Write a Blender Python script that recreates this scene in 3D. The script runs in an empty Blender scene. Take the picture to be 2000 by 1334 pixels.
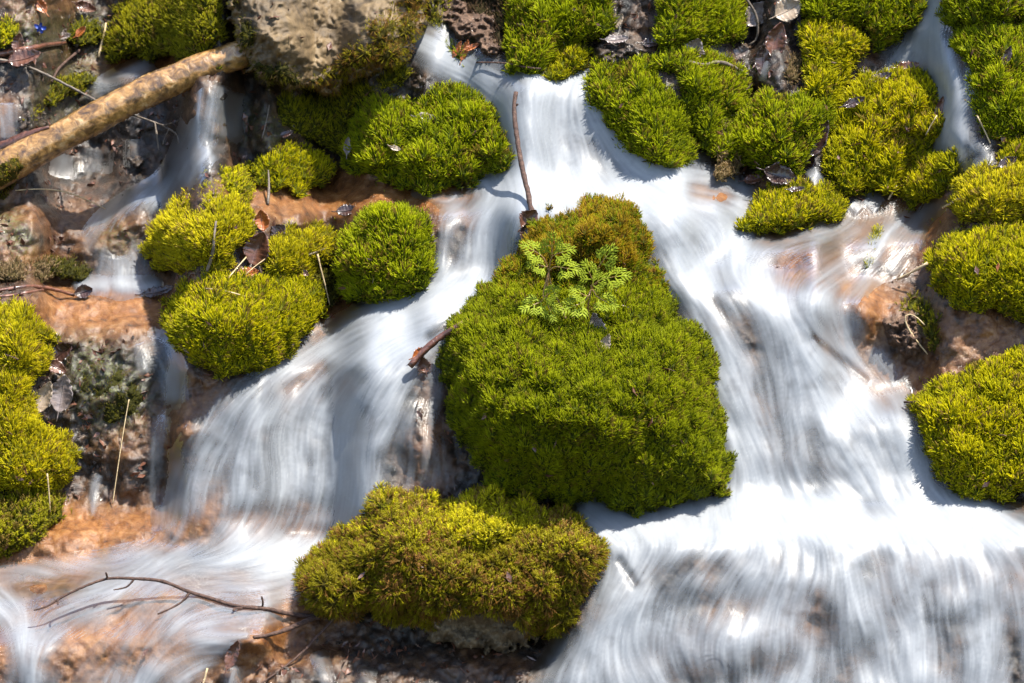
import bpy, math, random
import numpy as np
from mathutils import Vector, Matrix

S = bpy.context.scene
COL = S.collection
RND = random.Random(7)
NR = np.random.default_rng(11)

# ------------------------------------------------------------------ camera, sky, sun, exposure
PITCH = math.radians(13.0)
DIST = 5.0                                    # metres from lens to the middle of the cascade
FWD = np.array([0.0, math.cos(PITCH), -math.sin(PITCH)])
UPV = np.array([0.0, math.sin(PITCH), math.cos(PITCH)])
RGT = np.array([1.0, 0.0, 0.0])
CAM = -FWD * DIST
cd = bpy.data.cameras.new('camera')
cam = bpy.data.objects.new('camera', cd)
COL.objects.link(cam)
cam.location = CAM
cam.rotation_euler = (math.pi / 2 - PITCH, 0, 0)
cd.sensor_width = 36.0
cd.lens = 36.0 * DIST / 2.0
cd.clip_end = 500.0
cd.dof.use_dof = True
cd.dof.focus_distance = DIST - 0.1
cd.dof.aperture_fstop = 7.0
S.camera = cam

SUN_EL, SUN_AZ = math.radians(68.0), math.radians(112.0)    # azimuth measured from +Y (behind the slope) to +X
sdir = Vector((math.cos(SUN_EL) * math.sin(SUN_AZ), math.cos(SUN_EL) * math.cos(SUN_AZ), math.sin(SUN_EL)))
sl = bpy.data.lights.new('sun', 'SUN')
sl.energy = 5.0
sl.angle = math.radians(0.5)
sl.color = (1.0, 0.95, 0.86)
sun = bpy.data.objects.new('sun', sl)
COL.objects.link(sun)
sun.rotation_euler = (-sdir).to_track_quat('-Z', 'Y').to_euler()
sun.location = sdir * 6
W = bpy.data.worlds.new('World')
S.world = W
W.use_nodes = True
wn = W.node_tree
bg = wn.nodes['Background']
sky = wn.nodes.new('ShaderNodeTexSky')
sky.sky_type = 'NISHITA'
sky.sun_disc = False
sky.sun_elevation = SUN_EL
sky.sun_rotation = SUN_AZ
wn.links.new(sky.outputs[0], bg.inputs[0])
bg.inputs[1].default_value = 0.15
S.view_settings.view_transform = 'Standard'
S.view_settings.look = 'None'
S.view_settings.gamma = 1.0
S.view_settings.exposure = 1.32
S.render.engine = 'CYCLES'
cy = S.cycles
cy.use_denoising = True
cy.max_bounces = 8
cy.transparent_max_bounces = 24
cy.transmission_bounces = 4
cy.caustics_reflective = False
cy.caustics_refractive = False

# ------------------------------------------------------------------ field helpers (slope surface is laid out in millimetres: x right, y down)
X0, Y0, X1, Y1, ST = -130, -110, 2130, 1450, 2
GX = np.arange(X0, X1 + 1, ST, dtype=np.float64)
GY = np.arange(Y0, Y1 + 1, ST, dtype=np.float64)
NX, NY = len(GX), len(GY)
XX, YY = np.meshgrid(GX, GY)


def blur(a, s):
    s = s / ST
    p = int(min(3 * s + 2, min(a.shape) - 1))
    b = np.pad(a, p, mode='edge')
    fy = np.fft.fftfreq(b.shape[0])[:, None]
    fx = np.fft.rfftfreq(b.shape[1])[None, :]
    g = np.exp(-2 * (math.pi * s) ** 2 * (fx * fx + fy * fy))
    r = np.fft.irfft2(np.fft.rfft2(b) * g, s=b.shape)
    return r[p:-p, p:-p]


def fbm(seed, lo, hi, beta=1.6, shape=None):
    """band limited noise, unit variance; lo/hi = smallest and largest feature size in mm"""
    shape = shape or (NY, NX)
    r = np.random.default_rng(seed).standard_normal(shape)
    fy = np.fft.fftfreq(shape[0])[:, None] / ST
    fx = np.fft.rfftfreq(shape[1])[None, :] / ST
    f = np.sqrt(fx * fx + fy * fy) + 1e-9
    amp = f ** (-beta) * (f > 0.5 / hi) * np.exp(-(f * lo) ** 2)
    n = np.fft.irfft2(np.fft.rfft2(r) * amp, s=shape)
    return n / n.std()


def samp(a, x, y):
    fx = np.clip((np.asarray(x, float) - X0) / ST, 0, NX - 1.001)
    fy = np.clip((np.asarray(y, float) - Y0) / ST, 0, NY - 1.001)
    ix, iy = fx.astype(int), fy.astype(int)
    tx, ty = fx - ix, fy - iy
    return (a[iy, ix] * (1 - tx) + a[iy, ix + 1] * tx) * (1 - ty) + (a[iy + 1, ix] * (1 - tx) + a[iy + 1, ix + 1] * tx) * ty


def window(x0, x1, y0, y1):
    i0 = max(0, int((x0 - X0) / ST)); i1 = min(NX, int((x1 - X0) / ST) + 2)
    j0 = max(0, int((y0 - Y0) / ST)); j1 = min(NY, int((y1 - Y0) / ST) + 2)
    return slice(j0, max(j1, j0)), slice(i0, max(i1, i0))


def stroke(pts, w):
    """window, distance / local half width, tangent of a polyline; w number or one per point"""
    pts = np.array(pts, float)
    ws = np.full(len(pts), float(w)) if np.isscalar(w) else np.interp(np.linspace(0, 1, len(pts)), np.linspace(0, 1, len(w)), w)
    m = ws.max() * 2.4 + 10
    wi = window(pts[:, 0].min() - m, pts[:, 0].max() + m, pts[:, 1].min() - m, pts[:, 1].max() + m)
    x, y = XX[wi], YY[wi]
    best = np.full(x.shape, 1e9); tx = np.zeros(x.shape); ty = np.zeros(x.shape)
    stroke.u = uu = np.zeros(x.shape)
    for k in range(len(pts) - 1):
        a, b = pts[k], pts[k + 1]
        d = b - a
        L2 = d @ d + 1e-9
        t = np.clip(((x - a[0]) * d[0] + (y - a[1]) * d[1]) / L2, 0, 1)
        q = np.hypot(x - a[0] - t * d[0], y - a[1] - t * d[1]) / (ws[k] + t * (ws[k + 1] - ws[k]))
        up = q < best
        best[up] = q[up]
        n = d / math.sqrt(L2)
        tx[up] = n[0]; ty[up] = n[1]; uu[up] = (k + t[up]) / (len(pts) - 1)
    return wi, best, tx, ty


def smooth_poly(pts, n=2):
    p = np.array(pts, float)
    for _ in range(n):
        q = np.roll(p, -1, 0)
        p = np.stack([p * .75 + q * .25, p * .25 + q * .75], 1).reshape(-1, 2)
    return p


def smooth_line(pts, n=2):
    p = np.array(pts, float)
    for _ in range(n):
        a, b = p[:-1], p[1:]
        m = np.stack([a * .75 + b * .25, a * .25 + b * .75], 1).reshape(-1, p.shape[1])
        p = np.vstack([p[:1], m, p[-1:]])
    return p


def poly_dist(pts, wi):
    """signed distance (inside positive) to a closed outline on a window"""
    x, y = XX[wi], YY[wi]
    best = np.full(x.shape, 1e9); inside = np.zeros(x.shape, bool)
    n = len(pts)
    for k in range(n):
        a, b = pts[k], pts[(k + 1) % n]
        d = b - a
        t = np.clip(((x - a[0]) * d[0] + (y - a[1]) * d[1]) / (d @ d + 1e-9), 0, 1)
        best = np.minimum(best, (x - a[0] - t * d[0]) ** 2 + (y - a[1] - t * d[1]) ** 2)
        c = (a[1] > y) != (b[1] > y)
        if abs(d[1]) > 1e-9:
            inside ^= c & (x < a[0] + (y - a[1]) * d[0] / d[1])
    return np.where(inside, 1, -1) * np.sqrt(best)


def P(x, y, d):
    """point of the slope at (x, y) raised d metres towards the viewer's side of the mean plane"""
    x, y, d = np.broadcast_arrays(np.asarray(x, float), np.asarray(y, float), np.asarray(d, float))
    c = ((x - 1000) / 1000)[..., None] * RGT + ((667 - y) / 1000)[..., None] * UPV
    return CAM + (c - CAM) * (1 - d / DIST)[..., None]


# ------------------------------------------------------------------ mesh helpers
def make_mesh(name, v, faces, mats, parent=None, smooth=True, attrs=None, matidx=None, origin=None):
    """faces: list of int arrays, each (n, k)"""
    v = np.asarray(v, np.float64)
    if parent is not None:
        o0 = np.array(parent.matrix_world.translation)
    elif origin is not None:
        o0 = np.asarray(origin, float)
    else:
        o0 = v.mean(0)
    me = bpy.data.meshes.new(name)
    fl = [np.asarray(f, np.int32) for f in faces if len(f)]
    loops = np.concatenate([f.ravel() for f in fl])
    tot = np.concatenate([np.full(len(f), f.shape[1], np.int32) for f in fl])
    me.vertices.add(len(v)); me.vertices.foreach_set('co', (v - o0).astype(np.float32).ravel())
    me.loops.add(len(loops)); me.loops.foreach_set('vertex_index', loops)
    me.polygons.add(len(tot))
    me.polygons.foreach_set('loop_start', np.concatenate([[0], np.cumsum(tot)[:-1]]).astype(np.int32))
    me.polygons.foreach_set('use_smooth', np.full(len(tot), smooth))
    for m in (mats if isinstance(mats, (list, tuple)) else [mats]):
        me.materials.append(m)
    if matidx is not None:
        me.polygons.foreach_set('material_index', matidx.astype(np.int32))
    for k, a in (attrs or {}).items():
        a = np.asarray(a, np.float32)
        if a.ndim == 1:
            at = me.attributes.new(k, 'FLOAT', 'POINT'); at.data.foreach_set('value', a)
        else:
            at = me.attributes.new(k, 'FLOAT_COLOR', 'POINT')
            at.data.foreach_set('color', np.hstack([a[:, :3], np.ones((len(a), 1), np.float32)]).ravel())
    me.update(calc_edges=True)
    o = bpy.data.objects.new(name, me)
    COL.objects.link(o)
    if parent is not None:
        o.parent = parent
    else:
        o.location = o0
    return o


def tag(o, label=None, cat=None, group=None, kind=None):
    if label: o['label'] = label
    if cat: o['category'] = cat
    if group: o['group'] = group
    if kind: o['kind'] = kind
    return o


def empty(name, loc):
    o = bpy.data.objects.new(name, None)
    o.empty_display_size = 0.03
    COL.objects.link(o)
    o.location = loc
    o.matrix_world = Matrix.Translation(Vector(loc))
    return o


def grid_faces(nr, nc):
    i = np.arange(nr * nc).reshape(nr, nc)
    return np.stack([i[:-1, :-1], i[1:, :-1], i[1:, 1:], i[:-1, 1:]], -1).reshape(-1, 4)


def tube(pts, rad, sides=8, rough=0.0, seed=0, caps=True):
    """verts, faces of a tapering tube along 3-D points"""
    p = np.asarray(pts, float)
    n = len(p)
    rad = np.full(n, float(rad)) if np.isscalar(rad) else np.interp(np.linspace(0, 1, n), np.linspace(0, 1, len(rad)), rad)
    t = np.gradient(p, axis=0)
    t /= np.linalg.norm(t, axis=1)[:, None] + 1e-12
    ref = np.array([0.31, -0.87, 0.38])
    u = np.cross(t, ref); u /= np.linalg.norm(u, axis=1)[:, None] + 1e-12
    w = np.cross(t, u)
    a = np.linspace(0, 2 * math.pi, sides, endpoint=False)
    r = np.random.default_rng(seed)
    rr = rad[:, None] * (1 + rough * r.standard_normal((n, sides)))
    v = p[:, None, :] + rr[..., None] * (np.cos(a)[None, :, None] * u[:, None, :] + np.sin(a)[None, :, None] * w[:, None, :])
    v = v.reshape(-1, 3)
    k = np.arange(sides); k2 = (k + 1) % sides
    f = np.concatenate([np.stack([i * sides + k, i * sides + k2, (i + 1) * sides + k2, (i + 1) * sides + k], 1) for i in range(n - 1)])
    v = np.vstack([v, p[:1], p[-1:]])
    c0, c1 = n * sides, n * sides + 1
    tri = np.vstack([np.stack([k2, k, np.full(sides, c0)], 1), np.stack([(n - 1) * sides + k, (n - 1) * sides + k2, np.full(sides, c1)], 1)])
    return v, f, tri


class MB:
    def __init__(self): self.v = []; self.q = []; self.t = []; self.n = 0
    def add(self, v, q=None, t=None):
        self.v.append(np.asarray(v, float))
        if q is not None and len(q): self.q.append(np.asarray(q) + self.n)
        if t is not None and len(t): self.t.append(np.asarray(t) + self.n)
        self.n += len(v)
    def build(self, name, mat, parent=None, smooth=True, origin=None, attrs=None):
        fs = []
        if self.q: fs.append(np.concatenate(self.q))
        if self.t: fs.append(np.concatenate(self.t))
        return make_mesh(name, np.concatenate(self.v), fs, mat, parent, smooth, attrs, None, origin)


# ------------------------------------------------------------------ materials
class NT:
    def __init__(self, name):
        self.m = bpy.data.materials.new(name); self.m.use_nodes = True
        self.t = self.m.node_tree; self.t.nodes.clear()
        self.out = self.n('ShaderNodeOutputMaterial')
    def n(self, kind, **kw):
        x = self.t.nodes.new(kind)
        for k, v in kw.items():
            if k.startswith('i_'):
                x.inputs[k[2:].replace('_', ' ')].default_value = v
            else:
                setattr(x, k, v)
        return x
    def l(self, a, b): self.t.links.new(a, b)
    def val(self, x, sock):
        if hasattr(x, 'is_linked') or hasattr(x, 'links'): self.l(x, sock)
        else: sock.default_value = x
    def math(self, op, a, b=0.0, clamp=False):
        x = self.n('ShaderNodeMath', operation=op, use_clamp=clamp)
        self.val(a, x.inputs[0]); self.val(b, x.inputs[1]); return x.outputs[0]
    def mix(self, f, a, b, mode='MIX'):
        x = self.n('ShaderNodeMix', data_type='RGBA', blend_type=mode)
        self.val(f, x.inputs[0]); self.val(a, x.inputs[6]); self.val(b, x.inputs[7]); return x.outputs[2]
    def noise(self, scale, detail=4, rough=.55, dist=0.0, vec=None):
        x = self.n('ShaderNodeTexNoise', i_Scale=scale, i_Detail=detail, i_Roughness=rough, i_Distortion=dist)
        self.l(vec if vec is not None else self.geo(), x.inputs['Vector']); return x.outputs['Fac']
    def geo(self):
        if not hasattr(self, '_g'): self._g = self.n('ShaderNodeTexCoord').outputs['Object']
        return self._g
    def ramp(self, f, *st):
        x = self.n('ShaderNodeValToRGB')
        e = x.color_ramp.elements
        while len(e) < len(st): e.new(0.5)
        for k, (p, c) in enumerate(st):
            e[k].position = p; e[k].color = (*c, 1) if len(c) == 3 else c
        self.l(f, x.inputs[0]); return x.outputs[0]
    def attr(self, name, fac=False):
        x = self.n('ShaderNodeAttribute', attribute_name=name)
        return x.outputs['Fac'] if fac else x.outputs['Color']
    def bump(self, h, strength=.5, dist=.01):
        x = self.n('ShaderNodeBump', i_Strength=strength, i_Distance=dist); self.l(h, x.inputs['Height']); return x.outputs[0]
    def principled(self, col, rough=.5, normal=None, spec=.5, coat=0, coat_rough=.1, coat_normal=None):
        x = self.n('ShaderNodeBsdfPrincipled')
        self.val(col, x.inputs['Base Color']); self.val(rough, x.inputs['Roughness'])
        x.inputs['Specular IOR Level'].default_value = spec
        self.val(coat, x.inputs['Coat Weight']); self.val(coat_rough, x.inputs['Coat Roughness'])
        if normal is not None: self.l(normal, x.inputs['Normal'])
        if coat_normal is not None: self.l(coat_normal, x.inputs['Coat Normal'])
        return x.outputs[0]
    def done(self, sh): self.l(sh, self.out.inputs[0]); return self.m


def c4(r, g, b): return (r, g, b, 1.0)


def mat_ground():
    n = NT('wet_tufa')
    ora, wet = n.attr('orange', True), n.attr('wet', True)
    n1 = n.noise(9, 6, .6, .6); n2 = n.noise(42, 6, .65, .4); n3 = n.noise(160, 4, .6)
    nf = n.mix(n.attr('under', True), n2, n.math('ADD', n.math('MULTIPLY', n1, .7), n.math('MULTIPLY', n2, .3)))
    dark = n.ramp(nf, (.34, (.003, .0022, .0015)), (.48, (.014, .009, .006)), (.60, (.04, .022, .011)), (.74, (.12, .07, .036)))
    tan = n.ramp(nf, (.30, (.035, .012, .003)), (.43, (.13, .045, .009)), (.56, (.20, .080, .019)), (.72, (.29, .155, .062)))
    f = n.math('ADD', ora, n.math('MULTIPLY', n.math('SUBTRACT', n1, .5), 1.3), True)
    col = n.mix(f, dark, tan)
    mossy = n.math('MULTIPLY', n.attr('mossy', True), n.ramp(n3, (.42, (0, 0, 0)), (.6, (1, 1, 1))), True)
    col = n.mix(mossy, col, c4(.07, .075, .012))
    h = n.math('ADD', n.math('MULTIPLY', n2, .6), n.math('MULTIPLY', n3, .4))
    bp = n.bump(h, .5, .009)
    cb = n.bump(n.math('ADD', n.noise(70, 3, .6, .8), n.math('MULTIPLY', n.noise(260, 4, .65), .9)), .8, .007)
    rough = n.math('SUBTRACT', .75, n.math('MULTIPLY', wet, .35))
    return n.done(n.principled(col, rough, bp, .4, n.math('MULTIPLY', wet, .6), .12, cb))


def mat_rock(name, cols, scale=22, coat=0.0, rough=.7, bumpd=.012):
    n = NT(name)
    n1 = n.noise(scale, 8, .65, .5); n2 = n.noise(scale * 5, 5, .6)
    f = n.math('ADD', n.math('MULTIPLY', n1, .65), n.math('MULTIPLY', n2, .35))
    col = n.ramp(f, *cols)
    return n.done(n.principled(col, rough, n.bump(f, .9, bumpd), .4, coat, .12))


def mat_moss():
    n = NT('moss')
    col = n.attr('Col')
    d = n.principled(col, .55, None, .25)
    t = n.n('ShaderNodeBsdfTranslucent'); n.l(n.mix(1.0, col, c4(1.0, .95, .35), 'MULTIPLY'), t.inputs[0])
    mx = n.n('ShaderNodeMixShader'); mx.inputs[0].default_value = .48
    n.l(d, mx.inputs[1]); n.l(t.outputs[0], mx.inputs[2])
    return n.done(mx.outputs[0])


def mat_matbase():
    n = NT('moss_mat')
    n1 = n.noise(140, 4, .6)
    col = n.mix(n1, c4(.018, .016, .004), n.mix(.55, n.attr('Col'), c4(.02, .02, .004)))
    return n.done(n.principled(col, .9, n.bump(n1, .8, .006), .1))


def mat_water():
    n = NT('white_water')
    foam = n.attr('foam', True); fine = n.attr('streak', True)
    white = n.n('ShaderNodeBsdfPrincipled')
    air_glint = n.mix(n.attr('aerated_glint', True), c4(.32, .342, .368), c4(.47, .485, .50))  # foam paler where thick; painted glint dashes brighten it too
    n.l(air_glint, white.inputs['Base Color'])
    white.inputs['Roughness'].default_value = .42
    white.inputs['Specular IOR Level'].default_value = .4
    tr = n.n('ShaderNodeBsdfTranslucent'); n.l(air_glint, tr.inputs[0])
    wm = n.n('ShaderNodeMixShader'); wm.inputs[0].default_value = .38
    n.l(white.outputs[0], wm.inputs[1]); n.l(tr.outputs[0], wm.inputs[2])
    # clear film: mostly transparent with a gloss
    tp = n.n('ShaderNodeBsdfTransparent'); tp.inputs[0].default_value = (.97, .97, .96, 1)
    gl = n.n('ShaderNodeBsdfGlossy'); gl.inputs['Roughness'].default_value = .28
    bp = n.bump(n.math('ADD', fine, n.math('MULTIPLY', n.noise(150, 3, .6), .3)), .12, .004)
    n.l(bp, gl.inputs['Normal'])
    fr = n.n('ShaderNodeFresnel', i_IOR=1.33); n.l(bp, fr.inputs['Normal'])
    film = n.n('ShaderNodeMixShader'); n.l(n.math('MULTIPLY', fr.outputs[0], .35, True), film.inputs[0])
    n.l(tp.outputs[0], film.inputs[1]); n.l(gl.outputs[0], film.inputs[2])
    mx = n.n('ShaderNodeMixShader'); n.l(foam, mx.inputs[0])
    n.l(film.outputs[0], mx.inputs[1]); n.l(wm.outputs[0], mx.inputs[2])
    return n.done(mx.outputs[0])


def mat_wood(name, cols, scale=60, rough=.6, coat=0.0, stretch=(1, 1, 1)):
    n = NT(name)
    mp = n.n('ShaderNodeMapping'); mp.inputs['Scale'].default_value = stretch; n.l(n.geo(), mp.inputs[0])
    f = n.noise(scale, 6, .65, .6, mp.outputs[0])
    col = n.ramp(f, *cols)
    return n.done(n.principled(col, rough, n.bump(f, .7, .004), .4, coat, .15))


def mat_leaf(name, a, b, coat=.5, spec=.5):
    n = NT(name)
    f = n.noise(55, 5, .6, .5)
    col = n.ramp(f, (.3, a), (.7, b))
    d = n.principled(col, .45, n.bump(n.noise(120, 3), .5, .003), spec, coat, .15)
    t = n.n('ShaderNodeBsdfTranslucent'); n.l(col, t.inputs[0])
    mx = n.n('ShaderNodeMixShader'); mx.inputs[0].default_value = .22
    n.l(d, mx.inputs[1]); n.l(t.outputs[0], mx.inputs[2])
    return n.done(mx.outputs[0])


M = dict(
    ground=mat_ground(), moss=mat_moss(), mat=mat_matbase(), water=mat_water(),
    boulder=mat_rock('limestone', [(.32, (.022, .016, .009)), (.44, (.075, .050, .025)), (.56, (.14, .092, .042)), (.72, (.26, .19, .105))], 11, bumpd=.005),
    tufa=mat_rock('tufa_face', [(.3, (.025, .017, .009)), (.5, (.11, .078, .042)), (.7, (.26, .19, .11))], 30),
    grey=mat_rock('wet_grey_stone', [(.3, (.018, .015, .013)), (.5, (.045, .030, .020)), (.72, (.13, .09, .065))], 40, .35, .45),
    dirt=mat_rock('crumbly_soil', [(.3, (.015, .009, .006)), (.5, (.09, .05, .03)), (.72, (.26, .16, .10))], 60, .1, .8),
    log=mat_wood('encrusted_wood', [(.34, (.05, .024, .008)), (.46, (.16, .08, .022)), (.58, (.32, .17, .05)), (.74, (.50, .35, .18))], 46, .38, 1.0),
    bark=mat_wood('dark_bark', [(.3, (.018, .010, .007)), (.55, (.07, .036, .025)), (.8, (.16, .10, .07))], 120, .8, .0),
    twig=mat_wood('grey_twig', [(.3, (.05, .038, .028)), (.55, (.14, .11, .085)), (.8, (.27, .22, .17))], 120, .6),
    straw=mat_wood('dry_straw', [(.3, (.28, .20, .10)), (.55, (.48, .36, .20)), (.8, (.62, .50, .32))], 90, .6),
    redwood=mat_wood('wet_red_wood', [(.3, (.03, .012, .008)), (.55, (.13, .05, .03)), (.8, (.28, .13, .08))], 70, .4, .6),
    leaf_dark=mat_leaf('dark_wet_leaf', (.012, .006, .005), (.07, .028, .02), .9),
    leaf_brown=mat_leaf('brown_leaf', (.05, .018, .010), (.19, .075, .04), .7),
    leaf_grey=mat_leaf('grey_brown_leaf', (.10, .075, .065), (.30, .24, .22), .9),
    leaf_orange=mat_leaf('orange_leaf', (.22, .05, .012), (.46, .15, .03), .5),
    leaf_pale=mat_leaf('pale_dry_leaf', (.24, .17, .11), (.46, .37, .28), .2),
    herb=mat_leaf('herb_leaf', (.13, .17, .010), (.28, .32, .025), 0, .05),
    stem=mat_leaf('herb_stem', (.22, .10, .04), (.34, .22, .08), .1),
    blue=mat_leaf('blue_petal', (.01, .03, .22), (.03, .08, .42), .1),
)

# ------------------------------------------------------------------ the shape of the slope: ledges and drops
LEDGES = [  # centre line, half height, strength
    ([(1000, 150), (1150, 150)], 22, .8), ([(900, 372), (1180, 375), (1460, 378)], 34, 1),
    ([(630, 612), (780, 610), (960, 565)], 34, .9), ([(470, 712), (640, 690), (800, 670)], 26, .6),
    ([(-120, 1140), (300, 1120), (640, 1110)], 60, .75), ([(-120, 1260), (300, 1220), (500, 1200)], 40, .5),
    ([(1380, 540), (1560, 570)], 40, .7), ([(1110, 1012), (1500, 1015), (2120, 1015)], 42, 1),
    ([(-120, 555), (150, 565), (330, 570)], 34, .9), ([(120, 625), (330, 630)], 30, .7),
    ([(480, 395), (700, 395), (900, 390)], 40, .9), ([(150, 130), (400, 125)], 28, .8),
    ([(150, 375), (480, 360)], 36, .8), ([(1450, 468), (1650, 455), (1860, 440)], 36, .8),
    ([(1500, 560), (1800, 570)], 40, .5), ([(1650, 800), (1800, 780)], 40, .6),
    ([(560, 1290), (1060, 1290)], 36, .8), ([(100, 1030), (320, 1010)], 34, .8),
    ([(1560, 360), (1760, 380)], 22, .7), ([(-120, 420), (200, 440)], 40, .5), 
    ([(700, 60), (1000, 60)], 40, .4), ([(1450, 100), (1550, 120)], 40, .5),
]
LF = np.zeros((NY, NX))
for pts, w, s in LEDGES:
    wi, q, _, _ = stroke(pts, w)
    LF[wi] = np.maximum(LF[wi], s * np.exp(-q ** 2 * 1.2))
slope = 0.21 - 2.9 * LF                                   # metres of depth per metre of height
hgt = np.cumsum(slope[::-1], 0)[::-1] * ST / 1000.0
plane = -0.58 * (667 - YY) / 1000.0
dev = hgt - plane
dev -= blur(dev, 260)
DT = plane + 0.75 * blur(dev, 9)
N_rock = fbm(3, 10, 130, 1.75)
N_fine = fbm(4, 4, 34, 1.4)
rid = np.abs(fbm(5, 8, 90, 1.6))
for bx, by, rx, ry, h in [(1820, 60, 26, 40, .03), (1840, 130, 34, 40, .035), (1862, 210, 26, 50, .04), (1862, 270, 26, 30, .03), (1570, 555, 60, 40, .03), (1640, 590, 60, 40, .03), (1690, 610, 30, 44, .05), (1800, 640, 70, 50, .035), (1400, 385, 44, 26, .03),
                          (230, 760, 70, 70, .05), (330, 850, 50, 50, .03), (270, 900, 60, 50, .035), (480, 1250, 60, 26, .03), (640, 1280, 80, 30, .025),
                          (410, 320, 40, 26, .03), (80, 420, 70, 40, .03), (240, 440, 60, 40, .03), (690, 400, 90, 30, .025), (830, 170, 24, 40, .03), (1420, 1250, 60, 50, .022),
                          (1560, 1130, 140, 40, .012), (1330, 1120, 80, 40, .015), (1640, 1200, 70, 60, .015), (820, 880, 34, 60, .03), (100, 1060, 70, 30, .02), (1430, 560, 30, 26, .02)]:
    DT = DT + h * np.exp(-((XX - bx) / rx) ** 2 - ((YY - by) / ry) ** 2)
DTs = DT.copy()

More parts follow.
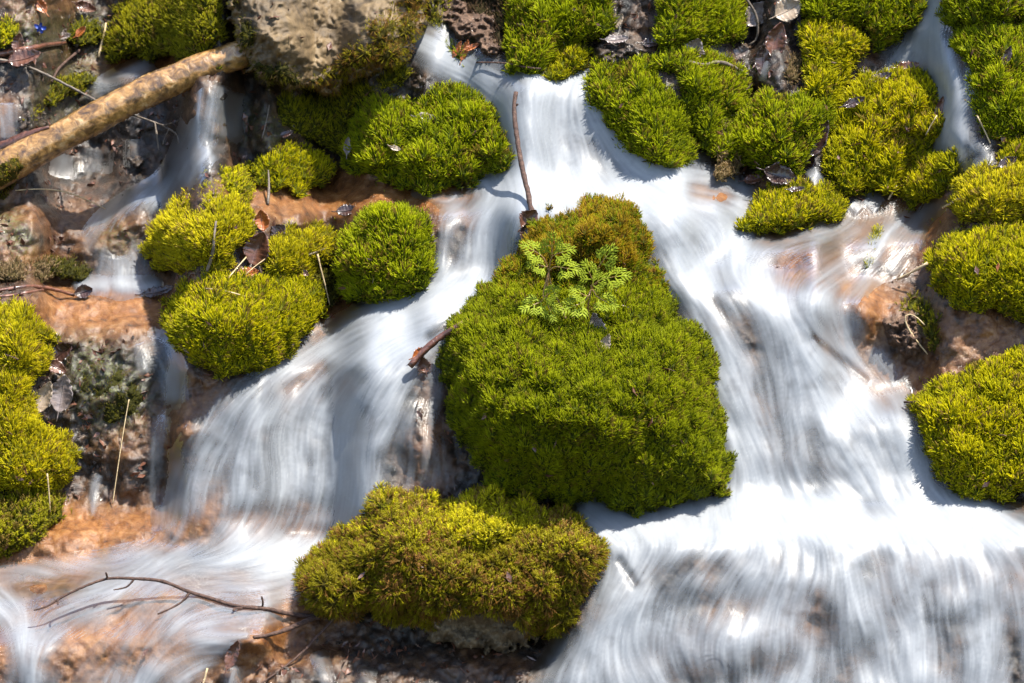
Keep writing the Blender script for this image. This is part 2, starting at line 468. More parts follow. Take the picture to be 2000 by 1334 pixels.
# ------------------------------------------------------------------ water: where it runs (centre lines, half widths, whiteness)
FLOW = [
    # upper fall
    ([(806, 76), (860, 105), (930, 150), (1000, 215), (1030, 300), (1040, 370)], [14, 32, 40, 42, 45, 60], 1.0),
    ([(1120, 152), (1105, 170), (1100, 240), (1100, 310), (1110, 375)], [26, 52, 62, 66, 80], 1.0),
    ([(1060, 160), (1040, 240), (1040, 320)], 42, 1.0),
    ([(1140, 175), (1165, 240), (1210, 300), (1290, 338), (1370, 360), (1440, 372)], [16, 26, 36, 36, 34, 26], .95),
    ([(1110, 375), (1230, 385), (1330, 392), (1420, 395)], [40, 46, 46, 28], .95),
    ([(930, 345), (970, 350), (1040, 372)], [20, 26, 34], .75),
    # left arm
    ([(1030, 380), (965, 430), (945, 490), (925, 545), (860, 585), (790, 612)], [46, 50, 48, 44, 44, 52], .95),
    ([(905, 375), (880, 430), (862, 490), (858, 550)], [18, 16, 12, 10], .55),
    ([(940, 560), (880, 600), (810, 640)], [16, 40, 50], .75),
    ([(860, 590), (790, 625), (700, 662), (600, 700), (505, 760), (435, 830), (385, 920), (345, 1015)], [24, 36, 36, 34, 34, 38, 40, 30], .72),
    ([(800, 630), (680, 685), (585, 750), (525, 830), (485, 930), (458, 1050)], [40, 36, 38, 44, 48, 44], .84),
    ([(790, 640), (690, 710), (632, 790), (592, 880), (565, 980), (545, 1075)], [44, 36, 38, 44, 48, 48], .9),
    ([(800, 640), (725, 720), (685, 800), (655, 900), (635, 1000), (615, 1075)], [48, 36, 36, 40, 42, 36], .93),
    ([(815, 660), (770, 750), (735, 850), (718, 940), (700, 985)], [30, 34, 36, 38, 34], .88),
    ([(850, 690), (855, 760), (845, 830), (850, 900), (865, 965)], [10, 16, 14, 24, 34], .42),
    ([(790, 800), (800, 900), (805, 965)], 22, .22),
    # lower left pool
    ([(640, 1085), (540, 1092), (430, 1090), (300, 1115), (180, 1165), (90, 1240), (40, 1340)], [22, 34, 40, 40, 44, 40, 44], .6),
    ([(600, 1130), (500, 1150), (380, 1180), (280, 1240), (200, 1320), (160, 1400)], [34, 40, 44, 44, 50, 50], .4),
    ([(570, 1180), (470, 1210), (360, 1250), (270, 1320), (220, 1400)], [24, 28, 34, 34, 40], .3),
    ([(-40, 1170), (30, 1200), (60, 1270), (60, 1350)], [34, 34, 30, 40], .8),
    ([(480, 1240), (400, 1255), (330, 1290), (270, 1345)], [8, 20, 20, 26], .72),
    ([(470, 1262), (400, 1290), (330, 1360)], [6, 16, 24], .6),
    ([(320, 1080), (200, 1100), (90, 1110), (-40, 1130)], [16, 20, 18, 16], .4),
    # right arm
    ([(1240, 395), (1310, 470), (1360, 540), (1400, 640), (1440, 760), (1475, 880), (1490, 985)], [36, 46, 50, 46, 44, 46, 46], .95),
    ([(1300, 400), (1390, 450), (1440, 520), (1500, 590), (1560, 680), (1620, 780), (1670, 880), (1700, 985)], [44, 50, 50, 44, 50, 58, 62, 68], .88),
    ([(1500, 600), (1590, 650), (1660, 720), (1710, 800), (1740, 900), (1770, 990)], [20, 30, 34, 40, 52, 60], .68),
    ([(1345, 560), (1390, 640), (1420, 740), (1440, 860), (1450, 970)], [16, 26, 28, 28, 30], .9),
    ([(1420, 400), (1440, 430), (1440, 480)], [22, 26, 30], .75),
    ([(1570, 585), (1620, 600), (1660, 640)], [22, 36, 26], .8),
    ([(1560, 690), (1560, 800), (1570, 900), (1580, 985)], [40, 50, 50, 50], .8),
    ([(1700, 680), (1750, 740), (1765, 800)], [12, 22, 20], .4),
    ([(1745, 830), (1770, 870), (1800, 960)], [26, 40, 36], .85),
    # bright apron over the orange rock
    ([(1680, 440), (1600, 462), (1530, 480), (1460, 505)], [16, 22, 22, 22], .34),
    ([(1850, 390), (1780, 430), (1700, 480), (1620, 540), (1580, 600)], [12, 18, 20, 18, 14], .26),
    ([(1730, 450), (1720, 490), (1690, 540), (1660, 600)], [9, 10, 12, 12], .3),
    ([(1780, 425), (1680, 495), (1600, 555), (1535, 600)], [44, 56, 50, 34], .22),
    ([(1800, 440), (1760, 500), (1740, 540)], [14, 14, 10], .26),
    # lower right pool and fall
    ([(1180, 1005), (1240, 1030), (1330, 1045)], [26, 34, 34], .8),
    ([(1330, 1020), (1480, 1020), (1640, 1012), (1800, 1012), (1900, 1020)], [26, 44, 44, 44, 40], 1.0),
    ([(1840, 1015), (1960, 1040), (2060, 1060)], [40, 34, 30], .85),
    ([(1150, 995), (1190, 1030), (1225, 1080), (1215, 1150), (1190, 1230), (1130, 1310), (1100, 1400)], [16, 34, 34, 36, 40, 50, 60], .85),
    ([(1330, 1040), (1270, 1090), (1240, 1170), (1230, 1260), (1220, 1400)], [40, 42, 40, 44, 50], .82),
    ([(1400, 1040), (1360, 1120), (1340, 1200), (1330, 1300), (1330, 1420)], [40, 42, 40, 44, 44], .78),
    ([(1480, 1040), (1470, 1120), (1460, 1220), (1450, 1300), (1440, 1420)], [44, 42, 46, 50, 50], .8),
    ([(1570, 1040), (1560, 1130), (1550, 1230), (1550, 1330), (1550, 1420)], [44, 44, 44, 46, 46], .8),
    ([(1660, 1040), (1680, 1120), (1690, 1220), (1690, 1330), (1690, 1420)], [44, 44, 44, 44, 44], .84),
    ([(1750, 1040), (1790, 1120), (1810, 1220), (1810, 1330), (1810, 1420)], [44, 44, 40, 46, 46], .84),
    ([(1840, 1040), (1890, 1120), (1915, 1220), (1920, 1330), (1920, 1420)], [40, 40, 36, 40, 40], .84),
    ([(1930, 1050), (1990, 1130), (2020, 1230), (2020, 1400)], [34, 36, 30, 30], .72),
    ([(1440, 1200), (1420, 1240), (1400, 1290)], [26, 44, 30], .6),
    ([(1800, 1300), (1790, 1340), (1780, 1420)], [60, 60, 60], .7),
    # upper right rivulet
    ([(1840, -40), (1825, 10), (1805, 70), (1830, 120), (1860, 170), (1868, 220), (1862, 285)], [26, 26, 28, 30, 30, 28, 30], 1.0), ([(1838, -40), (1810, 70), (1850, 150), (1864, 285)], 16, 1.0),
    ([(1800, 80), (1775, 110), (1750, 140)], [28, 32, 22], .85),
    ([(1600, 335), (1580, 352)], [12, 14], .6),
    ([(1690, 385), (1720, 405)], [14, 16], .6), ([(1660, 395), (1680, 415)], [10, 12], .5),
    ([(1500, 90), (1492, 130), (1488, 160)], [6, 7, 6], .5),
    ([(1890, 285), (1930, 300), (1900, 330)], [14, 14, 10], .4),
    # upper left
    ([(400, 165), (402, 220), (385, 280), (360, 330), (320, 370), (280, 410)], [14, 20, 26, 26, 22, 16], .5),
    ([(375, 215), (370, 270), (345, 330)], [12, 18, 18], .34),
    ([(470, 180), (462, 230), (450, 280)], [16, 20, 16], .2), ([(430, 165), (425, 270)], 16, .28),
    ([(190, 290), (185, 340)], 26, .22), ([(130, 300), (120, 350)], 22, .2), ([(260, 270), (262, 330)], 18, .16),
    ([(420, 300), (390, 320), (350, 355)], [20, 16, 16], .55),
    ([(310, 370), (250, 400), (190, 440), (165, 490)], [20, 22, 18, 14], .26),
    ([(235, 500), (240, 530), (235, 560)], [36, 44, 44], .62), ([(160, 555), (300, 560)], 12, .7),
    ([(300, 120), (240, 150), (180, 180)], [14, 18, 14], .32), ([(12, 200), (10, 280)], 20, .5),
    ([(300, 650), (335, 720), (345, 790)], [16, 22, 22], .5), ([(270, 670), (290, 730)], 14, .34),
    ([(190, 925), (183, 960), (180, 1010)], [12, 9, 5], .34), ([(318, 810), (305, 880), (300, 985)], [14, 12, 10], .36),
    ([(900, 420), (850, 380), (800, 375)], [14, 12, 8], .2),
    # foot of the mossy stone
    ([(620, 1270), (640, 1334), (650, 1420)], 14, .3), ([(455, 1300), (450, 1400)], 16, .4), ([(720, 1300), (700, 1400)], 16, .2),
]
HOLES = [  # stones showing through the veil: thinner water
    ([(1395, 590), (1440, 640), (1470, 680)], 16, .55), ([(1580, 850), (1590, 900), (1600, 930)], 26, .45), ([(1590, 660), (1640, 700), (1690, 740)], 9, .5),
    ([(1290, 1130), (1340, 1105), (1400, 1110)], 26, .65), ([(1320, 1170), (1400, 1190), (1450, 1180)], 30, .5),
    ([(1590, 1170), (1620, 1200), (1590, 1215)], 28, .55), ([(1700, 1110), (1720, 1090)], 24, .4),
    ([(1815, 1150), (1815, 1210)], 16, .5), ([(1480, 1300), (1540, 1290)], 30, .5), ([(1330, 1320), (1420, 1330)], 34, .6),
    ([(1860, 1220), (1850, 1300)], 26, .6), ([(1680, 1270), (1640, 1330)], 30, .45), ([(1980, 1250), (1990, 1330)], 24, .8),
    ([(1360, 375), (1420, 385)], 24, .7), ([(560, 760), (630, 720)], 20, .6), ([(640, 770), (700, 740)], 24, .4),
    ([(430, 1010), (560, 1000), (640, 990)], 24, .5), ([(330, 1010), (420, 1050)], 24, .55),
    ([(560, 1035), (640, 1040)], 18, .5), ([(360, 1270), (200, 1290)], 22, .45), ([(150, 1240), (90, 1300)], 20, .6),
    ([(100, 1170), (150, 1140)], 22, .7), ([(900, 615), (840, 655)], 12, .6), ([(750, 900), (770, 970)], 26, .5),
    ([(620, 860), (610, 900)], 14, .35), ([(520, 850), (500, 950)], 14, .3),
    ([(1740, 990), (1700, 985)], 22, .35), ([(1210, 1095), (1240, 1140)], 10, .5),
    ([(885, 500), (900, 450)], 12, .5),
]
TXF = np.zeros((NY, NX)); TYF = np.full((NY, NX), 0.03); DEN = np.zeros((NY, NX))
for pts, w, s in FLOW:
    pts = smooth_line(pts, 2)
    if 1300 < pts[0][0] < 1960 and pts[0][1] in (1040.0, 1050.0): w = [k * 1.5 for k in w]
    wi, q, tx, ty = stroke(pts, w)
    g = np.exp(-q ** 2 * .8)
    TXF[wi] += tx * g; TYF[wi] += ty * g
    fade = 1.0 if s > .66 else np.clip(stroke.u * 5 + .15, 0, 1) * np.clip((1 - stroke.u) * 4 + .1, 0, 1)
    DEN[wi] = 1 - (1 - DEN[wi]) * (1 - s * fade * np.exp(-q ** 2.3 * .8))
for pts, w, s in HOLES:
    wi, q, _, _ = stroke(smooth_line(pts, 2), w)
    DEN[wi] *= 1 - s * np.exp(-q ** 2)
TXF, TYF = blur(TXF, 10), blur(TYF, 10)
wob = fbm(21, 60, 320, 1.6) * .2
c_, s_ = np.cos(wob), np.sin(wob)
TXF, TYF = TXF * c_ - TYF * s_, TXF * s_ + TYF * c_
nn = np.hypot(TXF, TYF) + 1e-9
TXF /= nn; TYF /= nn


def lic(noise, steps, h):
    acc = noise.copy(); wsum = 1.0
    for sg in (1, -1):
        x, y = XX.copy(), YY.copy()
        for k in range(steps):
            ix = np.clip(((x - X0) / ST + .5).astype(np.int32), 0, NX - 1)
            iy = np.clip(((y - Y0) / ST + .5).astype(np.int32), 0, NY - 1)
            x += sg * h * TXF[iy, ix]; y += sg * h * TYF[iy, ix]
            wk = .5 + .5 * math.cos(math.pi * (k + 1) / (steps + 1))
            ix = np.clip(((x - X0) / ST + .5).astype(np.int32), 0, NX - 1)
            iy = np.clip(((y - Y0) / ST + .5).astype(np.int32), 0, NY - 1)
            acc += wk * noise[iy, ix]; wsum += wk
    acc /= wsum
    acc -= acc.mean()
    return acc / acc.std()


L_fine = lic(fbm(31, 3, 12, .2), 14, 2.5)
L_mid = lic(fbm(32, 8, 36, .6), 16, 4.0)
L_big = lic(fbm(33, 16, 110, .8), 6, 7)
L_glint = lic(np.random.default_rng(35).standard_normal((NY, NX)), 6, 2.0)  # short dashes along the flow, painted into the water as glints
PATCH = fbm(36, 14, 130, 1.1)
STREAK = .42 * L_fine + .55 * L_mid
edge = np.clip(DEN * (1 - DEN) * 4, 0, 1)
DENP = DEN * (1 - .16 * np.clip(PATCH, 0, 1.6) * (1 - .8 * np.clip(blur(LF, 22) * 1.6, 0, 1)))
FOAM = DENP * 1.04 + (.025 + .06 * edge) * (.5 * L_mid + .75 * L_big) + (.02 + .02 * edge) * L_fine
FOAM = np.clip((FOAM - .06) / .9, 0, 1) * np.clip(DEN * 6 - .25, 0, 1)
POOL = np.clip(blur(LF, 22) * 1.6, 0, 1)
FOAM = FOAM * (.87 + .10 * POOL) + (.028 * L_fine + .02 * L_mid + .02 * PATCH) * np.clip(DEN * 2, 0, 1)
FOAM = np.clip(blur(FOAM, 1.5) + .05 * np.clip(L_glint - 1.5, 0, 2) * np.clip(DEN * 3 - .3, 0, 1), 0, .97)  # foam cover, made whiter along painted glint dashes

# ------------------------------------------------------------------ colour fields of the rock bed
ORANGE = np.zeros((NY, NX))
for pts, w, s in [
    ([(470, 385), (620, 395), (760, 395), (880, 385)], 42, .95), ([(560, 350), (720, 350)], 20, .5), ([(110, 600), (230, 610), (330, 600)], 46, 1),
    ([(0, 500), (140, 505)], 20, .6), ([(170, 570), (300, 575)], 22, .8), ([(250, 880), (340, 830), (390, 770)], 44, .5), ([(80, 1040), (260, 1020), (400, 1010)], 50, .95),
    ([(-60, 1120), (80, 1110), (200, 1090)], 50, 1), ([(0, 1260), (150, 1230), (350, 1220), (540, 1200)], 90, .9),
    ([(560, 740), (640, 690), (640, 620)], 44, .6), ([(460, 1030), (600, 1030)], 40, .8),
    ([(1540, 540), (1620, 560), (1700, 600)], 62, 1), ([(1680, 470), (1780, 470), (1830, 420)], 50, .85), ([(1680, 640), (1720, 600)], 40, .8),
    ([(1720, 740), (1790, 760), (1850, 730)], 44, .75), ([(1850, 640), (1960, 680)], 50, .65), ([(1480, 470), (1560, 460)], 30, .6),
    ([(1300, 1290), (1450, 1240), (1560, 1200)], 60, .3), ([(1800, 1090), (1900, 1090), (2050, 1120)], 60, .55), ([(1920, 1010), (2050, 1020)], 40, .35),
    ([(1360, 385), (1430, 390)], 40, .8), ([(100, 420), (240, 440), (140, 480)], 40, .4), ([(230, 130), (330, 120)], 30, .7),
    ([(20, 390), (60, 420)], 30, .5), ([(850, 620), (930, 600)], 30, .6), ([(1270, 1000), (1340, 1010)], 24, .6), ([(640, 1320), (1000, 1310)], 40, .15),
    ([(880, 400), (920, 420)], 24, .8), ([(1640, 80), (1700, 100)], 20, .2), ([(1250, 60), (1260, 100)], 20, .15), ([(560, 1250), (600, 1230)], 30, .5),
    ([(830, 720), (845, 830), (840, 950)], 36, .45), ([(10, 210), (10, 250)], 20, .7), ([(20, 20), (140, 5)], 30, .35),
]:
    wi, q, _, _ = stroke(pts, w)
    ORANGE[wi] = np.maximum(ORANGE[wi], s * np.exp(-q ** 2 * .7))
WET = .8 * (1 - np.clip(DEN * 2.2, 0, 1))
for pts, w, s in [([(860, 30), (960, 40), (960, 90)], 60, .7), ([(1230, 20), (1260, 90)], 50, .4), ([(1790, 660), (1800, 640)], 40, .5)]:
    wi, q, _, _ = stroke(pts, w); WET[wi] *= 1 - s * np.exp(-q ** 2)
MOSSY = np.zeros((NY, NX))
for pts, w, s in [([(180, 720), (230, 780)], 60, .8), ([(20, 440), (40, 480)], 30, .8), ([(250, 470), (220, 460)], 30, .6), ([(110, 200), (160, 130)], 50, .5), ([(480, 240), (530, 260)], 40, .5), ([(170, 60), (40, 60)], 50, .5), ([(880, 30), (860, 60)], 40, .5), ([(1790, 640), (1800, 620)], 30, .4)]:
    wi, q, _, _ = stroke(pts, w); MOSSY[wi] = np.maximum(MOSSY[wi], s * np.exp(-q ** 2))
bare = (1 - np.clip(DEN * 1.6, 0, .9)) * (1 - .6 * ORANGE)
DT = DTs + bare * (.0055 * N_rock + .0028 * N_fine - .006 * np.clip(1 - rid * 2.2, 0, 1)) + .003 * N_rock
DTOP = np.maximum(DT, -9)

# ------------------------------------------------------------------ ground sheet
gx = np.concatenate([[-60000, -20000, -6000, -2200, -900, -400, -220], GX[::2], [2220, 2400, 2900, 4200, 8000, 22000, 60000]])
gy = np.concatenate([[-60000, -20000, -6000, -2200, -900, -400, -200], GY[::2], [1520, 1700, 2300, 3600]])
mx, my = np.meshgrid(gx, gy)


def ext(a): return samp(a, mx, my)


over_y = np.where(my < Y0, Y0 - my, np.where(my > Y1, Y1 - my, 0)) / 1000
out_ = np.maximum(np.abs(over_y), np.abs(mx - np.clip(mx, X0, X1)) / 1000)
f2 = np.clip(out_ / .08, 0, 1)
dd = ext(DT) * (1 - f2) + ext(blur(DT, 60)) * f2 + f2 * .012 * np.random.default_rng(5).standard_normal(mx.shape)
# outside the worked part the hillside goes on as an even slope in world space
base = P(np.clip(mx, X0, X1), np.clip(my, Y0, Y1), dd)
offx = (mx - np.clip(mx, X0, X1)) / 1000
sl_v = np.array([0.0, 0.62, 0.62])
base = base + offx[..., None] * RGT + np.where(over_y > 0, over_y, 0)[..., None] * sl_v + np.where(over_y < 0, over_y, 0)[..., None] * np.array([0, 1.0, .25])
far = np.clip((np.abs(offx) + np.abs(over_y)) / .5, 0, 1)
g = make_mesh('ground', base.reshape(-1, 3), [grid_faces(len(gy), len(gx))[:, ::-1]], M['ground'], attrs=dict(
    orange=ext(ORANGE).ravel() * (1 - far.ravel()), wet=ext(WET).ravel(), under=np.clip(ext(DEN) * 2.5, 0, 1).ravel(), mossy=np.maximum(ext(MOSSY), far * .7).ravel()), origin=(0, 0, 0))
tag(g, kind='structure')

# ------------------------------------------------------------------ water sheet
DW = blur(DT, 13) + .007 + .012 * DEN + .0006 * blur(STREAK, 2.5) * np.clip(DEN * 2, 0, 1) + .0016 * blur(L_big, 6) * DEN
keep = DEN > .045
fm = keep[:-1, :-1] & keep[1:, :-1] & keep[1:, 1:] & keep[:-1, 1:]
fi = grid_faces(NY, NX)[fm.ravel()][:, ::-1]
used, inv = np.unique(fi, return_inverse=True)
wv = P(XX, YY, DW).reshape(-1, 3)[used]
DTOP = np.where(keep, np.maximum(DTOP, DW), DTOP)
w = make_mesh('water', wv, [inv.reshape(-1, 4)], M['water'], attrs=dict(aerated_glint=np.clip((.26 + POOL * .34 + .10 * PATCH * POOL) * np.clip((DEN - .5) * 2, 0, 1) + .12 * L_big + .22 * np.clip(L_glint - 1.4, 0, 2) + .06 * L_fine, 0, 1).ravel()[used], foam=FOAM.ravel()[used], streak=STREAK.ravel()[used]), origin=(0, 0, 0))  # colour mask: aerated pool foam plus painted bright glints
tag(w, kind='structure')


# ------------------------------------------------------------------ moss
def shoot_proto(kind, seed):
    """one moss shoot, unit length along +z: verts, tris, height of each vertex along the shoot"""
    r = np.random.default_rng(seed)
    V, T = [], []
    bend = r.uniform(.05, .35); ba = r.uniform(0, 6.28)
    def axis(t): return np.array([bend * t * t * math.cos(ba), bend * t * t * math.sin(ba), t])
    wd = .075 if kind == 'velvet' else .05
    rings = 4
    for i in range(rings):
        t = i / (rings - 1) * .96
        rr = wd * (.75 + .5 * math.sin(math.pi * min(t * 1.1, 1))) * (1 - .75 * t ** 3)
        for k in range(3):
            a = k * 2.0944 + i * .6
            V.append(axis(t) + np.array([math.cos(a) * rr, math.sin(a) * rr, 0]))
    for i in range(rings - 1):
        for k in range(3):
            a, b = i * 3 + k, i * 3 + (k + 1) % 3
            T += [(a, b, b + 3), (a, b + 3, a + 3)]
    n0 = len(V); V.append(axis(1.0)); T += [((rings - 1) * 3, (rings - 1) * 3 + 1, n0), ((rings - 1) * 3 + 1, (rings - 1) * 3 + 2, n0), ((rings - 1) * 3 + 2, (rings - 1) * 3, n0)]
    nl = 7 if kind == 'velvet' else 10
    for i in range(nl):
        t = .25 + .72 * (i + r.random()) / nl
        a = i * 2.4 + r.random()
        L = (.17 if kind == 'velvet' else .34) * r.uniform(.7, 1.2) * (1.15 - .5 * t)
        c = axis(t); out = np.array([math.cos(a), math.sin(a), 0]); side = np.array([-math.sin(a), math.cos(a), 0])
        k = len(V)
        up = np.array([0, 0, 1.0])
        w_ = .045 if kind == 'velvet' else .05
        V += [c + side * w_, c - side * w_, c + out * L * .75 + up * L * (.9 if kind == 'velvet' else .45)]
        T.append((k, k + 1, k + 2))
    V = np.array(V)
    return V, np.array(T), np.clip(V[:, 2], 0, 1)


PROTO = {k: [shoot_proto(k, s) for s in range(8)] for k in ('velvet', 'feather')}
EDGE = fbm(47, 16, 90, 1.0); CLUMP = fbm(41, 12, 60, 1.2); TINT = fbm(42, 16, 150, 1.3); FINEC = fbm(43, 5, 24, .6)
PAL = {  # deep colour, living tip colour, dead colour
    'bright': ((.26, .29, .005), (.82, .74, .008), (.42, .27, .07)),
    'lemon': ((.40, .37, .008), (.90, .80, .02), (.46, .30, .08)),
    'green': ((.13, .19, .004), (.58, .62, .006), (.36, .24, .04)),
    'deep': ((.105, .15, .004), (.50, .53, .006), (.32, .22, .04)),
    'olive': ((.12, .13, .005), (.50, .46, .010), (.30, .19, .04)),
    'brown': ((.15, .11, .008), (.45, .40, .011), (.36, .18, .045)),
    'rust': ((.20, .13, .010), (.62, .44, .020), (.42, .20, .05)),
    'dull': ((.055, .055, .008), (.22, .20, .014), (.16, .10, .04)),
    'tan': ((.20, .13, .06), (.50, .36, .20), (.36, .24, .13)),
    'earth': ((.05, .03, .018), (.17, .10, .06), (.26, .17, .10)),
}


def dome_fields(outline, H, R, lumps=.004, domes=None):
    op = smooth_poly(outline, 2)
    # a ragged edge
    wi = window(op[:, 0].min() - 14, op[:, 0].max() + 14, op[:, 1].min() - 14, op[:, 1].max() + 14)
    sd = poly_dist(op, wi) + 2.6 * N_fine[wi] + 5.5 * EDGE[wi] + 1.5
    Rm = min(R, max(8.0, sd.max()))
    t = np.clip(sd / Rm, 0, 1)
    return op, wi, sd, t, H * np.sqrt(np.clip(1 - (1 - t) ** 2, 0, 1))


def moss(label, outline, H=.06, R=60, pal='bright', kind='velvet', ln=18, dens=1.0, thick=1.0, up=.9, name='moss_cushion', cat='moss cushion', group='moss cushions of the stream bank',
         parent=None, extra=None, droop=0.0, dead=.06, sink=.012, solid=True, shoot_mask=None, lump=.007, pal2=None):
    global DTOP
    seed = int(outline[0][0] * 7 + outline[0][1] * 13) % 100000
    r = np.random.default_rng(seed)
    op, wi, sd, t, dome = dome_fields(outline, H, R)
    if extra is not None:
        dome = dome + extra(XX[wi], YY[wi]) * np.clip(t * 2, 0, 1)
    b = blur(DTs, 34)[wi] if parent is None else DTOP[wi]
    surf = b - sink * (1 - t) + dome + lump * np.clip(t * 2.5, 0, 1) * CLUMP[wi] * .8 + .002 * FINEC[wi] * np.clip(t * 2, 0, 1)
    x, y = XX[wi], YY[wi]
    verts, faces, cols, midx = [], [], [], []
    pal_ = [np.array(c) for c in PAL[pal]]
    # ---- the mat under the shoots (closed: face and back)
    ins = sd > -2
    st = 2
    sub = (slice(None, None, st), slice(None, None, st))
    xs, ys, ss, bb, ii = x[sub], y[sub], surf[sub], b[sub], ins[sub]
    fm = (ii[:-1, :-1] & ii[1:, :-1] & ii[1:, 1:] & ii[:-1, 1:]).ravel()
    gf = grid_faces(*xs.shape)[fm]
    used, inv = np.unique(gf, return_inverse=True)
    inv = inv.reshape(-1, 4)
    front = P(xs, ys, ss).reshape(-1, 3)[used]
    back = P(xs, ys, np.minimum(ss - .008, bb - .03)).reshape(-1, 3)[used]
    n = len(used)
    e = np.concatenate([inv[:, [0, 1]], inv[:, [1, 2]], inv[:, [2, 3]], inv[:, [3, 0]]])
    key = e.min(1).astype(np.int64) * (n + 1) + e.max(1)
    uq, idx, cnt = np.unique(key, return_index=True, return_counts=True)
    be = e[idx[cnt == 1]]
    rim = np.stack([be[:, 0], be[:, 1], be[:, 1] + n, be[:, 0] + n], 1)
    tintv = (.5 + .25 * TINT[wi][sub]).reshape(-1)[used]
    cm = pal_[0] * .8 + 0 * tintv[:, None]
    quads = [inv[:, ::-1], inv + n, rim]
    # ---- shoots scattered over the face by real area
    gy_, gx_ = np.gradient(surf, ST / 1000.0)
    area = np.sqrt(1 + gx_ ** 2 + gy_ ** 2)
    stray = .16 * np.clip(FINEC[wi] + .1, 0, 1.5) * (DEN[wi] < .12) * np.exp(np.minimum(sd, 0) / 7) if parent is None else 0
    wgt = np.where(sd > 0, np.minimum(area, 3.0), stray).ravel()
    if shoot_mask is not None:
        wgt = wgt * shoot_mask(x, y).ravel()
    cnt_s = int(wgt.sum() * ST * ST / 10.5 * dens * (1.0 if kind == 'velvet' else .8))
    pick = r.choice(len(wgt), cnt_s, p=wgt / wgt.sum())
    px = x.ravel()[pick] + r.uniform(-1, 1, cnt_s) * ST * .5
    py = y.ravel()[pick] + r.uniform(-1, 1, cnt_s) * ST * .5
    pd = (np.where(sd > 0, surf, DT[wi] - .002) if parent is None else surf).ravel()[pick]
    psd = sd.ravel()[pick]
    pos = P(px, py, pd)
    # surface normal in world space
    e_x = RGT[None] + gx_.ravel()[pick][:, None] * (-FWD)[None]
    e_y = -UPV[None] + gy_.ravel()[pick][:, None] * (-FWD)[None]
    nrm = np.cross(e_y, e_x)
    nrm /= np.linalg.norm(nrm, axis=1)[:, None]
    nrm *= np.sign((nrm @ (-FWD)))[:, None]
    dirv = nrm + up * np.array([0, 0, 1.0]) - droop * np.array([0, 0, 1.0]) * np.clip(1 - nrm[:, 2:3] * 1.5, 0, 1) + r.normal(0, .16, (cnt_s, 3))
    swirl = np.stack([samp(TINT, px, py), 0 * px, samp(CLUMP, px, py)], 1) * .16
    dirv += swirl
    dirv /= np.linalg.norm(dirv, axis=1)[:, None]
    ref = r.normal(0, 1, (cnt_s, 3))
    u = np.cross(dirv, ref); u /= np.linalg.norm(u, axis=1)[:, None]
    v_ = np.cross(dirv, u)
    tt = t.ravel()[pick]
    ln_ = ln / 1000.0 * (.82 if kind == 'velvet' else .9) * r.uniform(.6, 1.25, cnt_s) * (.65 + .35 * np.clip(tt * 3, 0, 1)) * (1 + .12 * samp(CLUMP, px, py))
    wd_ = (ln_ * .5 + .5 * (ln / 1000.0) * thick) * (.78 if kind == 'velvet' else .85)
    cl = np.clip(.5 + .22 * samp(CLUMP, px, py) + .2 * samp(TINT, px, py) + r.normal(0, .17, cnt_s), 0, 1)
    isdead = r.random(cnt_s) < dead * np.exp(1.3 * samp(FINEC, px, py) + .6 * samp(TINT, px, py))
    tip = pal_[0] * .45 * (1 - cl[:, None]) + pal_[1] * (.55 + .45 * cl[:, None]) * 1.0
    tip = np.where(isdead[:, None], pal_[2] * r.uniform(.6, 1.2, (cnt_s, 1)), tip) * r.uniform(.82, 1.14, (cnt_s, 1))
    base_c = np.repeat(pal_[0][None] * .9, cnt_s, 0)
    rim_ = (r.random(cnt_s) < .6 * np.exp(-np.abs(psd) / 9)) & (samp(FINEC, px, py) > -.4)
    old = np.array([.10, .085, .012]) if pal != 'lemon' else np.array([.20, .17, .015])
    if parent is None: tip = np.where(rim_[:, None], old * r.uniform(.5, 1.3, (cnt_s, 1)), tip)
    if pal2 is not None:
        b2 = pal2[1](px, py)
        m2 = np.clip(b2 * (1 + .5 * samp(FINEC, px, py) + .3 * samp(CLUMP, px, py)), 0, 1) > r.random(cnt_s)
        p2 = [np.array(c) for c in PAL[pal2[0]]]
        tip2 = p2[0] * .45 * (1 - cl[:, None]) + p2[1] * (.55 + .45 * cl[:, None])
        tip2 = np.where(isdead[:, None], p2[2], tip2) * r.uniform(.8, 1.15, (cnt_s, 1))
        tip = np.where(m2[:, None], tip2, tip); base_c[m2] = p2[0] * .9
    VV, TT, CC = [], [], []
    off = 2 * n
    which = r.integers(0, 8, cnt_s)
    for k in range(8):
        s = np.where(which == k)[0]
        if not len(s): continue
        pv, pt, ph = PROTO[kind][k]
        q = pos[s][:, None, :] + (pv[None, :, 0:1] * u[s][:, None, :] + pv[None, :, 1:2] * v_[s][:, None, :]) * wd_[s][:, None, None] + pv[None, :, 2:3] * dirv[s][:, None, :] * ln_[s][:, None, None]
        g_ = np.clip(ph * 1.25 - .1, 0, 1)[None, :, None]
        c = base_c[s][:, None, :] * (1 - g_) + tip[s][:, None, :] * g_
        VV.append(q.reshape(-1, 3)); CC.append(c.reshape(-1, 3))
        TT.append((pt[None] + (np.arange(len(s)) * len(pv))[:, None, None] + off).reshape(-1, 3))
        off += len(s) * len(pv)
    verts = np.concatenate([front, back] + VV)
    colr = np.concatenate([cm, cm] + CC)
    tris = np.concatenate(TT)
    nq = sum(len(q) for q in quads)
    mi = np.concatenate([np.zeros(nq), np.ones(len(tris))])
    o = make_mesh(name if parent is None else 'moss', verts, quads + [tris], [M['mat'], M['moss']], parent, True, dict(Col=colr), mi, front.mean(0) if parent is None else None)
    if parent is None:
        tag(o, label, cat, group)
    dt = DTOP[wi]
    DTOP[wi] = np.where(sd > 0, np.maximum(dt, surf + ln * .0005), dt)
    return o



